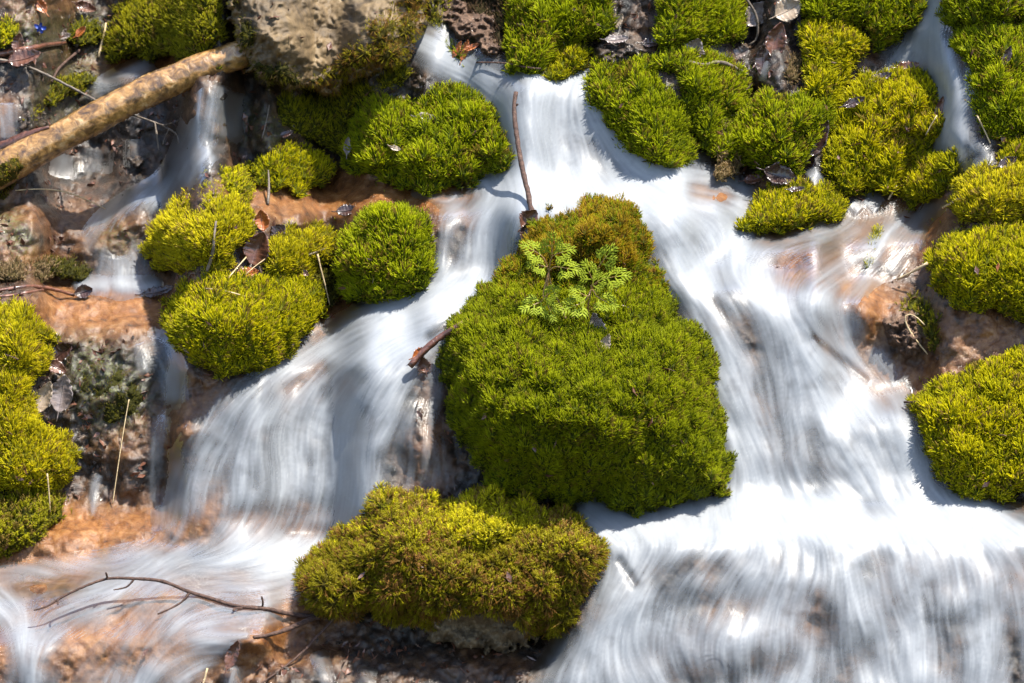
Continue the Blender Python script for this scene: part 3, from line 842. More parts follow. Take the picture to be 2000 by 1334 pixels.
def rock(name, outline, H, R, mat, parent=None, label=None, cat=None, group=None, rough_=.012, fine=.003, extra=None, part='stone', st=1, sink=.015):
    """closed stone: outline on the slope, domed face with breaks, back sunk in the bank"""
    global DTOP
    op, wi, sd, t, dome = dome_fields(outline, H, R)
    if extra is not None: dome = dome + extra(XX[wi], YY[wi]) * np.clip(t * 2, 0, 1)
    b = blur(DTs, 30)[wi]
    crack = np.clip(1 - np.abs(fbm(77, 10, 120, 1.7))[wi] * 3.5, 0, 1)
    surf = b - sink * (1 - t) + dome + np.clip(t * 2, 0.1, 1) * (rough_ * (.8 * N_rock[wi] + .25 * CLUMP[wi]) + fine * N_fine[wi] - rough_ * .35 * crack)
    ins = sd > -1
    sub = (slice(None, None, st), slice(None, None, st))
    xs, ys, ss, bb, ii = XX[wi][sub], YY[wi][sub], surf[sub], b[sub], ins[sub]
    fm = (ii[:-1, :-1] & ii[1:, :-1] & ii[1:, 1:] & ii[:-1, 1:]).ravel()
    gf = grid_faces(*xs.shape)[fm]
    used, inv = np.unique(gf, return_inverse=True); inv = inv.reshape(-1, 4)
    front = P(xs, ys, ss).reshape(-1, 3)[used]
    back = P(xs, ys, np.minimum(ss - .02, bb - .05)).reshape(-1, 3)[used]
    n = len(used)
    e = np.concatenate([inv[:, [0, 1]], inv[:, [1, 2]], inv[:, [2, 3]], inv[:, [3, 0]]])
    key = e.min(1).astype(np.int64) * (n + 1) + e.max(1)
    uq, idx, cnt = np.unique(key, return_index=True, return_counts=True)
    be = e[idx[cnt == 1]]
    rim = np.stack([be[:, 0], be[:, 1], be[:, 1] + n, be[:, 0] + n], 1)
    root = None
    if parent is True:
        root = empty(name, front.mean(0)); tag(root, label, cat, group)
    o = make_mesh(part if root else name, np.concatenate([front, back]), [inv[:, ::-1], inv + n, rim], mat, root, True)
    if root is None: tag(o, label, cat, group)
    DTOP[wi] = np.where(sd > 0, np.maximum(DTOP[wi], surf), DTOP[wi])
    return root or o


def bump2(cx, cy, rx, ry, h):
    return lambda x, y: h * np.exp(-((x - cx) / rx) ** 2 - ((y - cy) / ry) ** 2)


def add2(*fs): return lambda x, y: sum(f(x, y) for f in fs)


# ------------------------------------------------------------------ boulder at the top and its mosses
bo = rock('boulder', [(440, -60), (446, 30), (462, 85), (480, 125), (505, 152), (545, 168), (600, 180), (645, 182), (690, 155), (740, 135), (800, 112), (808, 80), (832, 55), (836, 0), (836, -60)],
          .17, 120, M['boulder'], True, 'big pale limestone boulder with brown moss on its right side, above the log', 'boulder', rough_=.010, fine=.0010, sink=-.055,
          extra=add2(bump2(560, 60, 60, 70, .05), bump2(612, 60, 10, 60, -.03), bump2(655, 30, 30, 120, -.02), bump2(720, 20, 60, 60, .03)))
moss('', [(700, 70), (740, 20), (800, -20), (834, -20), (836, 10), (830, 55), (806, 82), (798, 112), (740, 137), (690, 157), (640, 180), (600, 172), (590, 150), (640, 130), (660, 100)], .006, 40, 'brown', 'feather', 12, .75, parent=bo, dead=.28, droop=.5, up=.2)
moss('', [(446, -20), (470, 0), (500, 60), (520, 100), (570, 120), (620, 150), (600, 180), (545, 168), (505, 152), (480, 125), (460, 80)], .004, 30, 'dull', 'feather', 10, .55, parent=bo, dead=.2, droop=.5, up=.2)

# ------------------------------------------------------------------ moss cushions
moss('dark olive moss cushion at the top, left of the big pale boulder', [(211, 116), (206, 63), (225, 30), (261, -30), (433, -30), (446, 35), (440, 72), (419, 99), (387, 111), (317, 111), (254, 119)], .09, 75, 'olive', 'feather', 15, 1.1)
moss('thin strip of yellowish moss on the bank, above the lower end of the log', [(21, 271), (39, 229), (81, 208), (106, 169), (134, 148), (176, 144), (183, 158), (148, 172), (116, 200), (88, 220), (53, 245)], .02, 20, 'olive', 'feather', 11, .8)
moss('shaded dark moss mat hanging under the boulder, right of the log end', [(538, 205), (560, 180), (640, 188), (690, 165), (740, 138), (800, 118), (815, 150), (770, 172), (705, 200), (684, 250), (690, 300), (650, 290), (590, 268), (545, 250)], .035, 40, 'olive', 'feather', 13, .9)
moss('wide lobed green moss cushion on the left bank of the upper fall', [(680, 330), (678, 255), (700, 205), (750, 180), (790, 200), (830, 210), (845, 165), (900, 168), (940, 182), (962, 210), (966, 245), (985, 270), (999, 310), (995, 328), (950, 332), (935, 352), (880, 366), (800, 371), (750, 360), (718, 342)], .075, 62, 'green', 'velvet', 19,
     extra=add2(bump2(840, 215, 40, 22, -.03), bump2(860, 300, 60, 40, .02), bump2(740, 280, 50, 50, .012)), lump=.009)
moss('small rounded moss tuft above the tan wet slab, with a dull rim', [(492, 345), (500, 318), (522, 298), (553, 282), (600, 287), (638, 305), (653, 325), (650, 347), (620, 363), (580, 373), (530, 373), (505, 364)], .045, 36, 'bright', 'velvet', 15)
moss('tiny moss tuft sitting on top of the lemon coloured cushion at left', [(380, 372), (390, 345), (420, 331), (460, 331), (486, 346), (490, 370), (470, 390), (420, 394), (390, 388)], .03, 25, 'bright', 'feather', 14)
moss('lemon yellow round moss cushion beside brown leaves, left of centre', [(284, 460), (300, 430), (330, 400), (380, 378), (440, 378), (480, 395), (497, 425), (492, 455), (472, 482), (457, 510), (430, 530), (380, 533), (330, 530), (300, 515), (283, 490)], .085, 70, 'lemon', 'velvet', 17)
moss('small pale yellow moss cushion between brown leaves and a greener cushion', [(515, 505), (525, 475), (550, 455), (600, 440), (640, 445), (660, 460), (657, 500), (632, 525), (600, 541), (540, 541), (518, 530)], .06, 50, 'lemon', 'velvet', 16)
moss('ragged dull moss clump with pale stalks, below the pale yellow cushion', [(598, 532), (640, 510), (665, 535), (668, 580), (640, 600), (612, 572)], .02, 22, 'dull', 'feather', 15, .9)
moss('tall green moss cushion left of the narrow side fall', [(652, 545), (650, 500), (665, 458), (690, 433), (730, 410), (780, 398), (820, 405), (846, 430), (850, 470), (846, 522), (835, 562), (800, 580), (740, 589), (690, 583), (662, 572)], .10, 75, 'green', 'velvet', 21, extra=bump2(760, 420, 70, 30, .02))
moss('broad bright green flat-topped moss cushion with a pale straw on it', [(318, 615), (330, 585), (360, 560), (372, 545), (400, 535), (480, 540), (560, 545), (600, 545), (625, 560), (641, 590), (622, 620), (605, 642), (590, 670), (560, 700), (520, 716), (480, 730), (430, 739), (390, 720), (360, 690), (335, 660)], .115, 85, 'bright', 'velvet', 17, extra=bump2(450, 640, 120, 40, .02))
moss('tall yellow moss bank running down the left edge of the picture', [(-70, 585), (30, 588), (72, 602), (96, 650), (101, 690), (86, 720), (71, 760), (66, 800), (78, 822), (110, 842), (140, 862), (155, 900), (150, 935), (110, 952), (60, 962), (0, 962), (-70, 962)], .09, 80, 'lemon', 'velvet', 17, dens=.95)
moss('sparse feathery olive moss at the left edge, below the yellow bank', [(-60, 958), (50, 960), (110, 964), (140, 985), (122, 1012), (82, 1050), (50, 1075), (0, 1092), (-60, 1092)], .05, 50, 'olive', 'feather', 18, .8, dead=.15)
moss('biggest moss cushion, a tall dark green hump in the centre with a yellow-brown crest',
     [(1010, 470), (1030, 440), (1080, 415), (1130, 395), (1180, 388), (1245, 393), (1252, 420), (1258, 440), (1275, 465), (1272, 490), (1282, 520), (1302, 570), (1330, 610), (1352, 622), (1376, 652), (1391, 690), (1396, 740), (1411, 790), (1421, 850), (1426, 900), (1431, 950), (1402, 970), (1352, 975), (1302, 985), (1250, 1000), (1200, 986), (1120, 986), (1060, 976), (990, 971), (960, 960), (950, 930), (920, 900), (905, 880), (890, 850), (876, 800), (871, 750), (862, 700), (870, 650), (900, 610), (930, 575), (955, 550), (975, 520), (1000, 490)],
       .15, 135, 'deep', 'velvet', 15, dens=1.5, up=1.0, dead=.04, lump=.010,
     extra=add2(bump2(1130, 790, 190, 135, .19), bump2(1145, 440, 110, 55, .075), bump2(1150, 560, 140, 34, -.035), bump2(1290, 740, 80, 110, .02), bump2(1000, 700, 90, 70, .015), bump2(1200, 720, 18, 80, -.035), bump2(1150, 640, 60, 16, -.02)),
     pal2=('rust', lambda x, y: np.clip((575 - y) / 90, 0, 1) * .75))
lo = rock('mossy_rock', [(578, 1145), (588, 1112), (604, 1080), (650, 1060), (690, 1040), (712, 1005), (742, 972), (780, 968), (830, 976), (850, 990), (880, 981), (920, 971), (980, 981), (1040, 981), (1090, 1000), (1120, 1016), (1150, 1040), (1172, 1063), (1178, 1085), (1166, 1118), (1146, 1140), (1125, 1160), (1110, 1205), (1095, 1225), (1060, 1238), (1040, 1256), (1000, 1274), (960, 1262), (900, 1270), (860, 1256), (820, 1232), (760, 1210), (700, 1196), (650, 1203), (600, 1190), (588, 1170)],
          .15, 120, M['tufa'], True, 'rock wrapped in shaggy brown-green moss, bare stone at its foot, bottom centre', 'mossy rock', rough_=.012, extra=add2(bump2(900, 1120, 200, 60, .03), bump2(830, 1230, 200, 30, -.05)))
_shag = [(575, 1140), (585, 1110), (600, 1075), (650, 1055), (690, 1035), (710, 1000), (740, 965), (780, 962), (830, 970), (850, 985), (880, 975), (920, 965), (980, 975), (1040, 975), (1090, 995), (1120, 1010), (1150, 1035), (1175, 1060), (1182, 1085), (1170, 1120), (1150, 1140), (1130, 1160), (1115, 1210), (1100, 1230), (1060, 1240), (1035, 1245), (1000, 1200), (930, 1185), (870, 1195), (850, 1225), (820, 1228), (760, 1208), (700, 1193), (650, 1203), (600, 1188), (590, 1170)]
moss('', _shag, -.004 + .014, 30, 'brown', 'feather', 17, 1.35, parent=lo, dead=.16, droop=.6, up=.5, lump=.006, extra=lambda x, y: .012 * np.clip((1100 - y) / 100, 0, 1), pal2=('bright', lambda x, y: np.clip((1090 - y) / 120, 0, 1) * .42))
moss('', [(840, 985), (880, 977), (920, 967), (980, 977), (1040, 977), (1070, 1000), (1040, 1050), (980, 1060), (920, 1070), (870, 1050), (850, 1020)], .008, 30, 'lemon', 'feather', 16, .8, parent=lo)
moss('dark green moss cushion at the top, between the soil bank and a pale leaf', [(985, 130), (988, 60), (995, -50), (1195, -50), (1197, 40), (1190, 70), (1150, 86), (1110, 92), (1080, 112), (1060, 140), (1030, 150), (1000, 146)], .08, 75, 'green', 'velvet', 20)
moss('small bright moss ball at the lip of the upper fall', [(1057, 140), (1070, 110), (1095, 90), (1130, 84), (1150, 100), (1152, 130), (1122, 150), (1090, 160), (1062, 157)], .05, 44, 'bright', 'velvet', 17)
moss('shaggy green moss cushion hugging the right side of the upper fall', [(1146, 180), (1150, 140), (1170, 120), (1230, 114), (1285, 130), (1330, 200), (1360, 260), (1366, 300), (1350, 326), (1300, 333), (1250, 312), (1210, 290), (1190, 262), (1170, 230), (1150, 212)], .055, 65, 'green', 'velvet', 20, extra=bump2(1280, 280, 60, 40, .02), lump=.009)
moss('green moss cushion cut by the top edge, left of the dead leaves', [(1283, 60), (1290, -50), (1440, -50), (1455, 30), (1450, 62), (1430, 86), (1380, 86), (1320, 92), (1293, 86)], .07, 60, 'green', 'velvet', 19)
moss('mid green moss cushion with a curled grey leaf on its top', [(1285, 130), (1308, 95), (1360, 92), (1400, 108), (1440, 130), (1466, 160), (1456, 200), (1430, 232), (1400, 282), (1370, 292), (1345, 232), (1320, 180)], .075, 60, 'green', 'velvet', 19, lump=.009)
moss('long moss cushion along the top edge, left of the right rivulet', [(1560, 40), (1570, -50), (1815, -50), (1797, 40), (1772, 62), (1740, 82), (1705, 100), (1680, 60), (1630, 40)], .07, 60, 'green', 'velvet', 19)
moss('yellowish trailing moss cushion beside the tan dead moss, upper right', [(1556, 60), (1620, 38), (1680, 50), (1704, 85), (1682, 112), (1662, 130), (1660, 155), (1640, 200), (1600, 232), (1570, 192), (1573, 130)], .06, 50, 'bright', 'velvet', 21, droop=.4)
moss('wide moss cushion with a strip of dead tan moss at its left end', [(1388, 300), (1398, 252), (1440, 212), (1480, 180), (1540, 185), (1600, 192), (1640, 208), (1622, 242), (1600, 282), (1570, 312), (1560, 335), (1500, 336), (1450, 332), (1410, 315)], .08, 62, 'green', 'velvet', 20, lump=.009)
moss('tall bright moss cushion standing below the right rivulet', [(1606, 290), (1620, 250), (1650, 215), (1645, 190), (1670, 165), (1690, 140), (1730, 148), (1770, 138), (1820, 150), (1837, 190), (1837, 240), (1816, 290), (1782, 340), (1752, 370), (1700, 381), (1650, 376), (1620, 352), (1604, 320)], .085, 85, 'bright', 'velvet', 22, lump=.009)
moss('small oval moss cushion at the foot of the right rivulet', [(1755, 370), (1770, 330), (1800, 300), (1840, 290), (1880, 290), (1883, 320), (1870, 350), (1840, 376), (1810, 396), (1780, 402), (1760, 390)], .055, 44, 'bright', 'velvet', 18)
moss('moss cushion in the top right corner, cut by the top edge', [(1840, 50), (1852, -50), (2080, -50), (2080, 30), (2000, 45), (1930, 50), (1870, 60)], .06, 50, 'green', 'velvet', 18)
moss('large moss bank at the right edge, beside the right rivulet', [(1850, 85), (1870, 58), (1930, 48), (2000, 42), (2080, 30), (2080, 275), (1990, 272), (1940, 274), (1912, 260), (1901, 200), (1890, 150), (1870, 120)], .05, 70, 'green', 'velvet', 19, lump=.01)
moss('little moss tuft at the right edge under the large bank', [(1943, 300), (1960, 280), (2000, 262), (2080, 255), (2080, 318), (1990, 318), (1955, 325)], .035, 30, 'bright', 'velvet', 15)
moss('lemon yellow moss cushion at the right edge, upper of the close pair', [(1862, 385), (1866, 350), (1890, 330), (1930, 325), (1990, 320), (2080, 316), (2080, 432), (1960, 436), (1900, 440), (1870, 422)], .075, 58, 'lemon', 'velvet', 17)
moss('green moss cushion at the right edge, lower of the close pair', [(1812, 510), (1820, 480), (1850, 452), (1900, 440), (1970, 435), (2080, 430), (2080, 640), (1990, 632), (1960, 606), (1900, 606), (1860, 592), (1830, 562)], .10, 85, 'bright', 'velvet', 18)
moss('small low moss cushion in the stream under the red-brown leaf', [(1447, 440), (1460, 410), (1490, 375), (1540, 365), (1600, 360), (1640, 380), (1656, 405), (1640, 426), (1600, 440), (1560, 451), (1490, 453), (1455, 451)], .06, 42, 'bright', 'velvet', 18)
moss('large green moss cushion at the lower right edge beside the white pool', [(1775, 790), (1800, 770), (1850, 745), (1900, 720), (1960, 690), (2080, 676), (2080, 968), (1970, 971), (1900, 966), (1850, 950), (1820, 910), (1805, 860), (1793, 820)], .09, 90, 'bright', 'velvet', 21, dens=1.1)
moss('narrow drooping moss tuft on the orange rock, in the thin water', [(1688, 500), (1696, 460), (1712, 440), (1722, 446), (1716, 475), (1702, 505), (1692, 515)], .02, 12, 'bright', 'feather', 12)
moss('few moss sprigs on the brown crumbly rock by the right cushions', [(1752, 600), (1775, 588), (1800, 585), (1832, 600), (1832, 650), (1836, 690), (1810, 680), (1798, 640), (1770, 612)], .012, 16, 'olive', 'feather', 17, .5, dead=.2)
moss('dark wet moss mat on the trickling rock, right of the yellow bank', [(150, 720), (180, 690), (230, 700), (280, 740), (285, 790), (250, 830), (200, 830), (160, 800)], .004, 30, 'dull', 'feather', 10, .35)
moss('thin moss patch among dead leaves in the top left corner', [(120, 60), (150, 30), (185, 40), (200, 60), (190, 90), (160, 95)], .015, 18, 'olive', 'feather', 13, .6)
moss('short moss fringe at the left edge near the top left corner', [(-40, 50), (10, 45), (38, 55), (34, 75), (0, 92), (-40, 95)], .02, 18, 'bright', 'feather', 14, .7)
moss('sparse yellow moss sprig right of the boulder at the top edge', [(832, 20), (845, -20), (880, -20), (875, 30), (860, 60), (836, 62)], .02, 18, 'olive', 'feather', 15, .6)
moss('low green moss fringe along the stream by the orange wood chips', [(850, 88), (872, 78), (905, 95), (940, 112), (952, 128), (930, 138), (895, 118)], .015, 14, 'green', 'velvet', 14)
moss('dim moss fringe under the dark cushion, by the stream lip', [(985, 150), (1000, 140), (1040, 142), (1062, 150), (1050, 162), (1010, 156)], .015, 12, 'green', 'velvet', 12)

TAN = 'patches of dead tan moss'
moss('tan strip of dead moss hanging between green cushions, right of the upper fall', [(1405, 250), (1425, 232), (1450, 240), (1452, 262), (1438, 285), (1455, 305), (1452, 335), (1420, 342), (1392, 340), (1400, 310), (1415, 285)], .03, 16, 'tan', 'feather', 15, 1.2, name='dead_moss', cat='dead moss', group=TAN, sink=-.045, droop=.8)
moss('tan dead moss below the hanging brown leaves at upper right', [(1508, 165), (1530, 130), (1550, 100), (1572, 105), (1575, 140), (1560, 165), (1525, 178)], .02, 16, 'tan', 'feather', 12, .8, name='dead_moss', cat='dead moss', group=TAN, droop=.6)
moss('tangle of dry tan moss and roots at the left edge above the golden slab', [(-40, 512), (40, 505), (90, 510), (110, 530), (90, 552), (20, 550), (-40, 548)], .015, 16, 'tan', 'feather', 14, .6, name='dead_moss', cat='dead moss', group=TAN)
moss('wet brown moss with droplets beside the small left pool', [(90, 512), (130, 500), (175, 512), (180, 535), (150, 552), (110, 548)], .018, 18, 'dull', 'feather', 11, .7)
rock('soil_bank', [(862, 20), (880, -40), (1000, -60), (990, 40), (986, 110), (960, 118), (930, 95), (895, 85), (870, 60)], .03, 40, M['dirt'], None, 'bank of crumbly brown soil and roots at the top, left of a dark cushion', 'soil bank', rough_=.02, fine=.008)
moss('shrivelled brown moss spread over the soil bank at the top', [(880, 30), (900, -20), (985, -30), (980, 60), (975, 90), (930, 90), (890, 70)], .004, 16, 'earth', 'feather', 13, .4, name='dead_moss', cat='dead moss', group=TAN, sink=-.035)
rock('grey_stone', [(800, 150), (815, 130), (840, 140), (850, 165), (848, 195), (825, 200), (806, 185)], .025, 20, M['grey'], None, 'wet grey stone between the boulder moss and the upper fall', 'stone', 'stones on the bank', rough_=.012, fine=.006)
rock('grey_stone', [(246, 318), (262, 300), (282, 302), (288, 318), (275, 332), (255, 332)], .025, 14, M['grey'], None, 'small purplish grey stone in the shade under the log', 'stone', 'stones on the bank', rough_=.006)
rock('grey_stone', [(1158, 96), (1185, 80), (1230, 78), (1262, 92), (1258, 110), (1200, 118), (1165, 116)], .02, 18, M['grey'], None, 'pale wet stones between two top cushions, right of the moss ball', 'stone', 'stones on the bank', rough_=.012, fine=.006)
rock('brown_stone', [(1722, 640), (1745, 605), (1775, 600), (1800, 625), (1808, 680), (1780, 695), (1740, 690)], .03, 26, M['dirt'], None, 'crumbly dark brown stone beside the orange rock at right', 'stone', 'stones on the bank', rough_=.012, fine=.008)


def at(x, y, lift=0.0): return P(x, y, samp(DTOP, x, y) + lift)


# ------------------------------------------------------------------ log
def stick_points(pts, lift0=.0, lift1=.0, follow=True, clear=.002, n=3, step=8.0):
    p = smooth_line(pts, n)
    seg = np.r_[0, np.cumsum(np.hypot(*np.diff(p, axis=0).T))]
    m = max(4, int(seg[-1] / step))
    u = np.linspace(0, seg[-1], m)
    x, y = np.interp(u, seg, p[:, 0]), np.interp(u, seg, p[:, 1])
    top = samp(DTOP, x, y)
    f = u / seg[-1]
    d = (top[0] + lift0) * (1 - f) + (top[-1] + lift1) * f
    if follow: d = np.maximum(d, top + clear)
    k = np.ones(5) / 5
    d = np.convolve(np.pad(d, 2, mode='edge'), k, 'valid')
    return P(x, y, d)


lg = empty('fallen_log', at(-40, 352, .03))
tag(lg, 'long wet log with golden crust, slanting from the left edge up under the boulder', 'log')
lp = smooth_line([(-60, 366), (20, 322), (150, 250), (250, 196), (330, 160), (400, 131), (470, 106), (520, 88)], 4)
f = np.linspace(0, 1, len(lp))
d0, d1 = samp(DT, 0, 350) + .055, samp(DT, 440, 120) - .02
v, q, t = tube(P(lp[:, 0], lp[:, 1], d0 * (1 - f) + d1 * f), [.036, .034, .030, .030, .028, .027], 40, .018, 3)
mb = MB()
pts3 = P(np.interp(np.linspace(0, 1, 160), f, lp[:, 0]), np.interp(np.linspace(0, 1, 160), f, lp[:, 1]), np.interp(np.linspace(0, 1, 160), f, d0 * (1 - f) + d1 * f))
rr = np.interp(np.linspace(0, 1, 160), [0, .1, .3, .55, .8, 1], [.038, .036, .031, .032, .029, .027]) + .0008 * np.sin(np.linspace(0, 40, 160))
v, q, t = tube(pts3, rr, 44, .022, 3); mb.add(v, q, t)
mb.build('trunk', M['log'], lg)
_w = window(-40, 480, 80, 400)
wi, qd, _, _ = stroke(lp, 30)
DTOP[wi] = np.where(qd < 1, np.maximum(DTOP[wi], d0 + (d1 - d0) * np.clip((XX[wi] + 60) / 530, 0, 1) + .03 * np.sqrt(np.clip(1 - qd ** 2, 0, 1))), DTOP[wi])
moss('', [(-40, 340), (0, 318), (30, 306), (46, 316), (40, 345), (10, 385), (-40, 410)], .004, 14, 'brown', 'feather', 9, .45, parent=lg, dead=.3, sink=0.0)
moss('', [(400, 112), (440, 104), (452, 112), (445, 128), (420, 132)], .002, 10, 'olive', 'feather', 7, .4, parent=lg, sink=0.0)


# ------------------------------------------------------------------ twigs, straws and stalks
def twig(name, label, cat, pts, r, mat, side=(), l0=.0, l1=.0, group='twigs and straws lying about', follow=True, rough=.13, seed=1, sides=7):
    if mat == 'straw': r = r * .72 if np.isscalar(r) else [k * .72 for k in r]
    main = stick_points(pts, l0, l1, follow, max(r if np.isscalar(r) else max(r), .0012))
    root = None
    mb = MB(); v, q, t = tube(main, r, sides, rough, seed); mb.add(v, q, t)
    if side:
        root = empty(name, main[0]); tag(root, label, cat, group)
        mb.build('stem', M[mat], root)
        for k, (sp, sr) in enumerate(side):
            p2 = smooth_line(sp, 2)
            i0 = int(np.argmin([np.linalg.norm(m - P(p2[0, 0], p2[0, 1], samp(DTOP, *p2[0]))) for m in main]))
            # depth starts on the main stem
            dm = [DIST * (1 - np.dot(m - CAM, FWD) / DIST) for m in main]
            d = np.full(len(p2), dm[i0]) + np.linspace(0, .012, len(p2))
            d = np.maximum(d, samp(DTOP, p2[:, 0], p2[:, 1]) + .001)
            d[0] = dm[i0]
            pp = P(p2[:, 0], p2[:, 1], d); pp[0] = main[i0]
            m2 = MB(); v, q, t = tube(pp, sr, 6, rough, seed + k + 1); m2.add(v, q, t); m2.build('side_twig', M[mat], root)
        return root
    o = mb.build(name, M[mat])
    return tag(o, label, cat, group)


twig('twig', 'long thin grey twig hanging across the log, with withered bits at its end', 'twig', [(-40, 112), (35, 121), (100, 150), (170, 187), (215, 211), (270, 228), (310, 241), (340, 258)], [.0032, .003, .0026, .002, .0012], 'twig',
     [([(302, 238), (306, 262), (310, 292)], [.0018, .0026, .0014]), ([(318, 245), (336, 240), (356, 232)], .0009), ([(330, 252), (322, 268), (318, 282)], .001), ([(335, 255), (346, 262), (350, 280)], .0022)], .03, .05, follow=True, rough=.16)
twig('stick', 'dark upright stick standing in the white water of the upper fall', 'stick', [(1008, 180), (1004, 200), (1005, 235), (1012, 285), (1020, 330), (1030, 370), (1036, 402), (1042, 425)], [.0042, .0048, .005, .0055, .0052, .005], 'bark',
     [([(1005, 208), (1011, 204)], .0022)], .05, .012, rough=.1)
twig('branch', 'slender dark branch with side twigs reaching over the lower left pool', 'branch', [(630, 1207), (560, 1199), (520, 1188), (460, 1185), (430, 1174), (370, 1157), (335, 1141), (305, 1132), (260, 1130), (210, 1128), (165, 1145), (120, 1166), (95, 1184), (66, 1192)],
     [.0046, .0042, .0038, .0036, .0034, .003, .0026, .0022, .0014], 'bark', [([(262, 1131), (250, 1146), (235, 1150), (222, 1152)], [.0022, .001]), ([(370, 1157), (358, 1174), (335, 1188), (308, 1199)], [.0028, .0012]),
     ([(512, 1187), (514, 1176), (511, 1166)], [.002, .0018]), ([(210, 1128), (207, 1119)], .002), ([(120, 1166), (112, 1172), (113, 1180)], .0016), ([(475, 1188), (458, 1188), (456, 1192)], .0022)], .02, .05, rough=.1)
twig('branch', 'dark curved branch dipping into the pool beside the shaggy mossy rock', 'branch', [(640, 1202), (610, 1208), (570, 1226), (530, 1240), (495, 1245)], [.005, .0048, .004, .003], 'bark', (), .02, .004)
twig('twig', 'thin dark twig under the shaggy rock, running down to the bottom edge', 'twig', [(656, 1202), (635, 1228), (612, 1250), (600, 1266), (560, 1300), (500, 1342)], [.003, .0026, .002, .0018], 'bark', (), .015, .01)
twig('twig', 'short dark broken stick among leaves near the top left corner', 'twig', [(-30, 112), (20, 102), (60, 95), (88, 88), (128, 84)], [.006, .007, .006, .004], 'redwood', (), .01, .01)
twig('twig', 'pale upright stub of a twig left of the dark top cushion', 'twig', [(207, 45), (202, 75), (192, 112)], [.003, .004, .004], 'straw', (), .02, .01)
twig('twig', 'black bent twig above the long grey twig at top left', 'twig', [(155, 98), (135, 115), (112, 135), (100, 160)], .0032, 'bark', (), .01, .01)
twig('driftwood', 'broken dark red wood splinter at the left edge beside the log', 'driftwood', [(-40, 305), (20, 285), (60, 262), (96, 248)], [.012, .015, .012, .003], 'redwood', (), .012, .012, rough=.14)
twig('straw', 'curved pale straw below the log at left', 'straw', [(30, 372), (80, 368), (130, 374), (170, 390), (206, 408)], [.0012, .002, .0018, .0012], 'straw', (), .01, .01)
twig('twig', 'forked wet twig at the left edge above the yellow moss bank', 'twig', [(-30, 572), (30, 562), (70, 558), (110, 566), (145, 577)], [.003, .004, .004, .003], 'redwood', [([(95, 564), (60, 570), (20, 578), (-20, 580)], [.003, .0035])], .012, .008)
twig('straw', 'short pale straw lying on the flat-topped bright cushion', 'straw', [(398, 563), (430, 566), (460, 573), (482, 580)], [.0014, .0022, .002, .001], 'straw', (), .006, .006)
twig('stalk', 'grey stalk standing up in front of the lemon cushion', 'stalk', [(422, 432), (418, 465), (416, 495), (404, 530)], [.002, .0026, .003, .003], 'twig', (), .01, .012)
twig('straw', 'pale thin straw slanting between the lemon and the flat-topped cushion', 'straw', [(446, 543), (465, 520), (481, 502)], .0018, 'straw', (), .012, .015)
twig('straw', 'second pale straw crossing above the orange leaf', 'straw', [(478, 538), (495, 522), (520, 504)], .0014, 'straw', (), .01, .015)
twig('stalk', 'pale stalk hanging in front of the ragged dull clump', 'stalk', [(620, 496), (628, 530), (636, 560), (644, 595)], [.0026, .002, .0016], 'straw', (), .012, .008)
twig('twig', 'small grey twig across the pale yellow cushion', 'twig', [(603, 498), (628, 488), (658, 476)], .0018, 'twig', (), .008, .01)
twig('stalk', 'thin pinkish stalk beside the tiny moss tuft at left', 'stalk', [(524, 332), (526, 365), (523, 400)], [.0012, .003, .003], 'twig', (), .012, .006)
twig('stick', 'slanting wet brown stick wedged against the left flank of the big cushion', 'stick', [(800, 716), (822, 690), (850, 665), (880, 645), (905, 630)], [.006, .007, .006, .005], 'redwood', (), .02, .012)
twig('straw', 'thick pale reed stem beside the small oval cushion at right', 'straw', [(1842, 406), (1862, 395), (1884, 380)], [.0045, .0045], 'straw', (), .012, .012)
twig('straw', 'pale reed stem poking from the lower right pair cushion over the orange rock', 'straw', [(1752, 546), (1780, 532), (1812, 514)], [.003, .0045], 'straw', (), .012, .03)
twig('straw', 'bent dry straw hooked over the crumbly brown stone', 'straw', [(1806, 635), (1790, 618), (1772, 612), (1766, 622), (1775, 645), (1795, 672), (1812, 692)], [.0018, .0022, .0026, .002], 'straw', (), .02, .015)
twig('straw', 'pale straw right of the upper right rivulet', 'straw', [(1908, 225), (1922, 252), (1934, 280)], .002, 'straw', (), .012, .01)
twig('straw', 'thin straw leaning on the tall bright cushion', 'straw', [(1830, 225), (1818, 245), (1808, 264)], .0018, 'straw', (), .008, .008)
twig('twig', 'pale splinter between the tall bright cushion and the oval one', 'twig', [(1735, 390), (1745, 372), (1752, 362)], [.003, .0022], 'straw', (), .012, .012)
twig('twig', 'thin dark twig bridging the gap below the small moss ball', 'twig', [(930, 122), (985, 122), (1030, 132), (1056, 134)], .0018, 'bark', (), .01, .01)
twig('twig', 'dark twig curving over the pale leaves at the top right', 'twig', [(1452, -10), (1475, 22), (1481, 50), (1478, 80), (1462, 88)], [.003, .003, .002], 'twig', (), .02, .02)
twig('twig', 'knotted grey twig lying below the curled grey leaf', 'twig', [(1345, 120), (1375, 128), (1405, 118), (1440, 134), (1472, 152)], [.003, .004, .003], 'twig', (), .006, .006)
twig('straw', 'thin straw on the yellow moss bank at the left edge', 'straw', [(8, 692), (22, 696), (36, 702)], .0016, 'bark', (), .008, .008)
twig('stalk', 'thin yellow stalk hanging down the trickling rock at left', 'stalk', [(252, 780), (243, 830), (232, 900), (220, 985)], .0014, 'straw', (), .012, .01)
twig('stalk', 'pale stalk standing in the sparse feathery moss at lower left', 'stalk', [(92, 925), (96, 960), (98, 1000)], [.0022, .0016], 'straw', (), .02, .01)
twig('stalk', 'pale stalk at the bottom edge left of the dark wet rock', 'stalk', [(405, 1305), (400, 1325), (394, 1345)], .0025, 'straw', (), .01, .01)
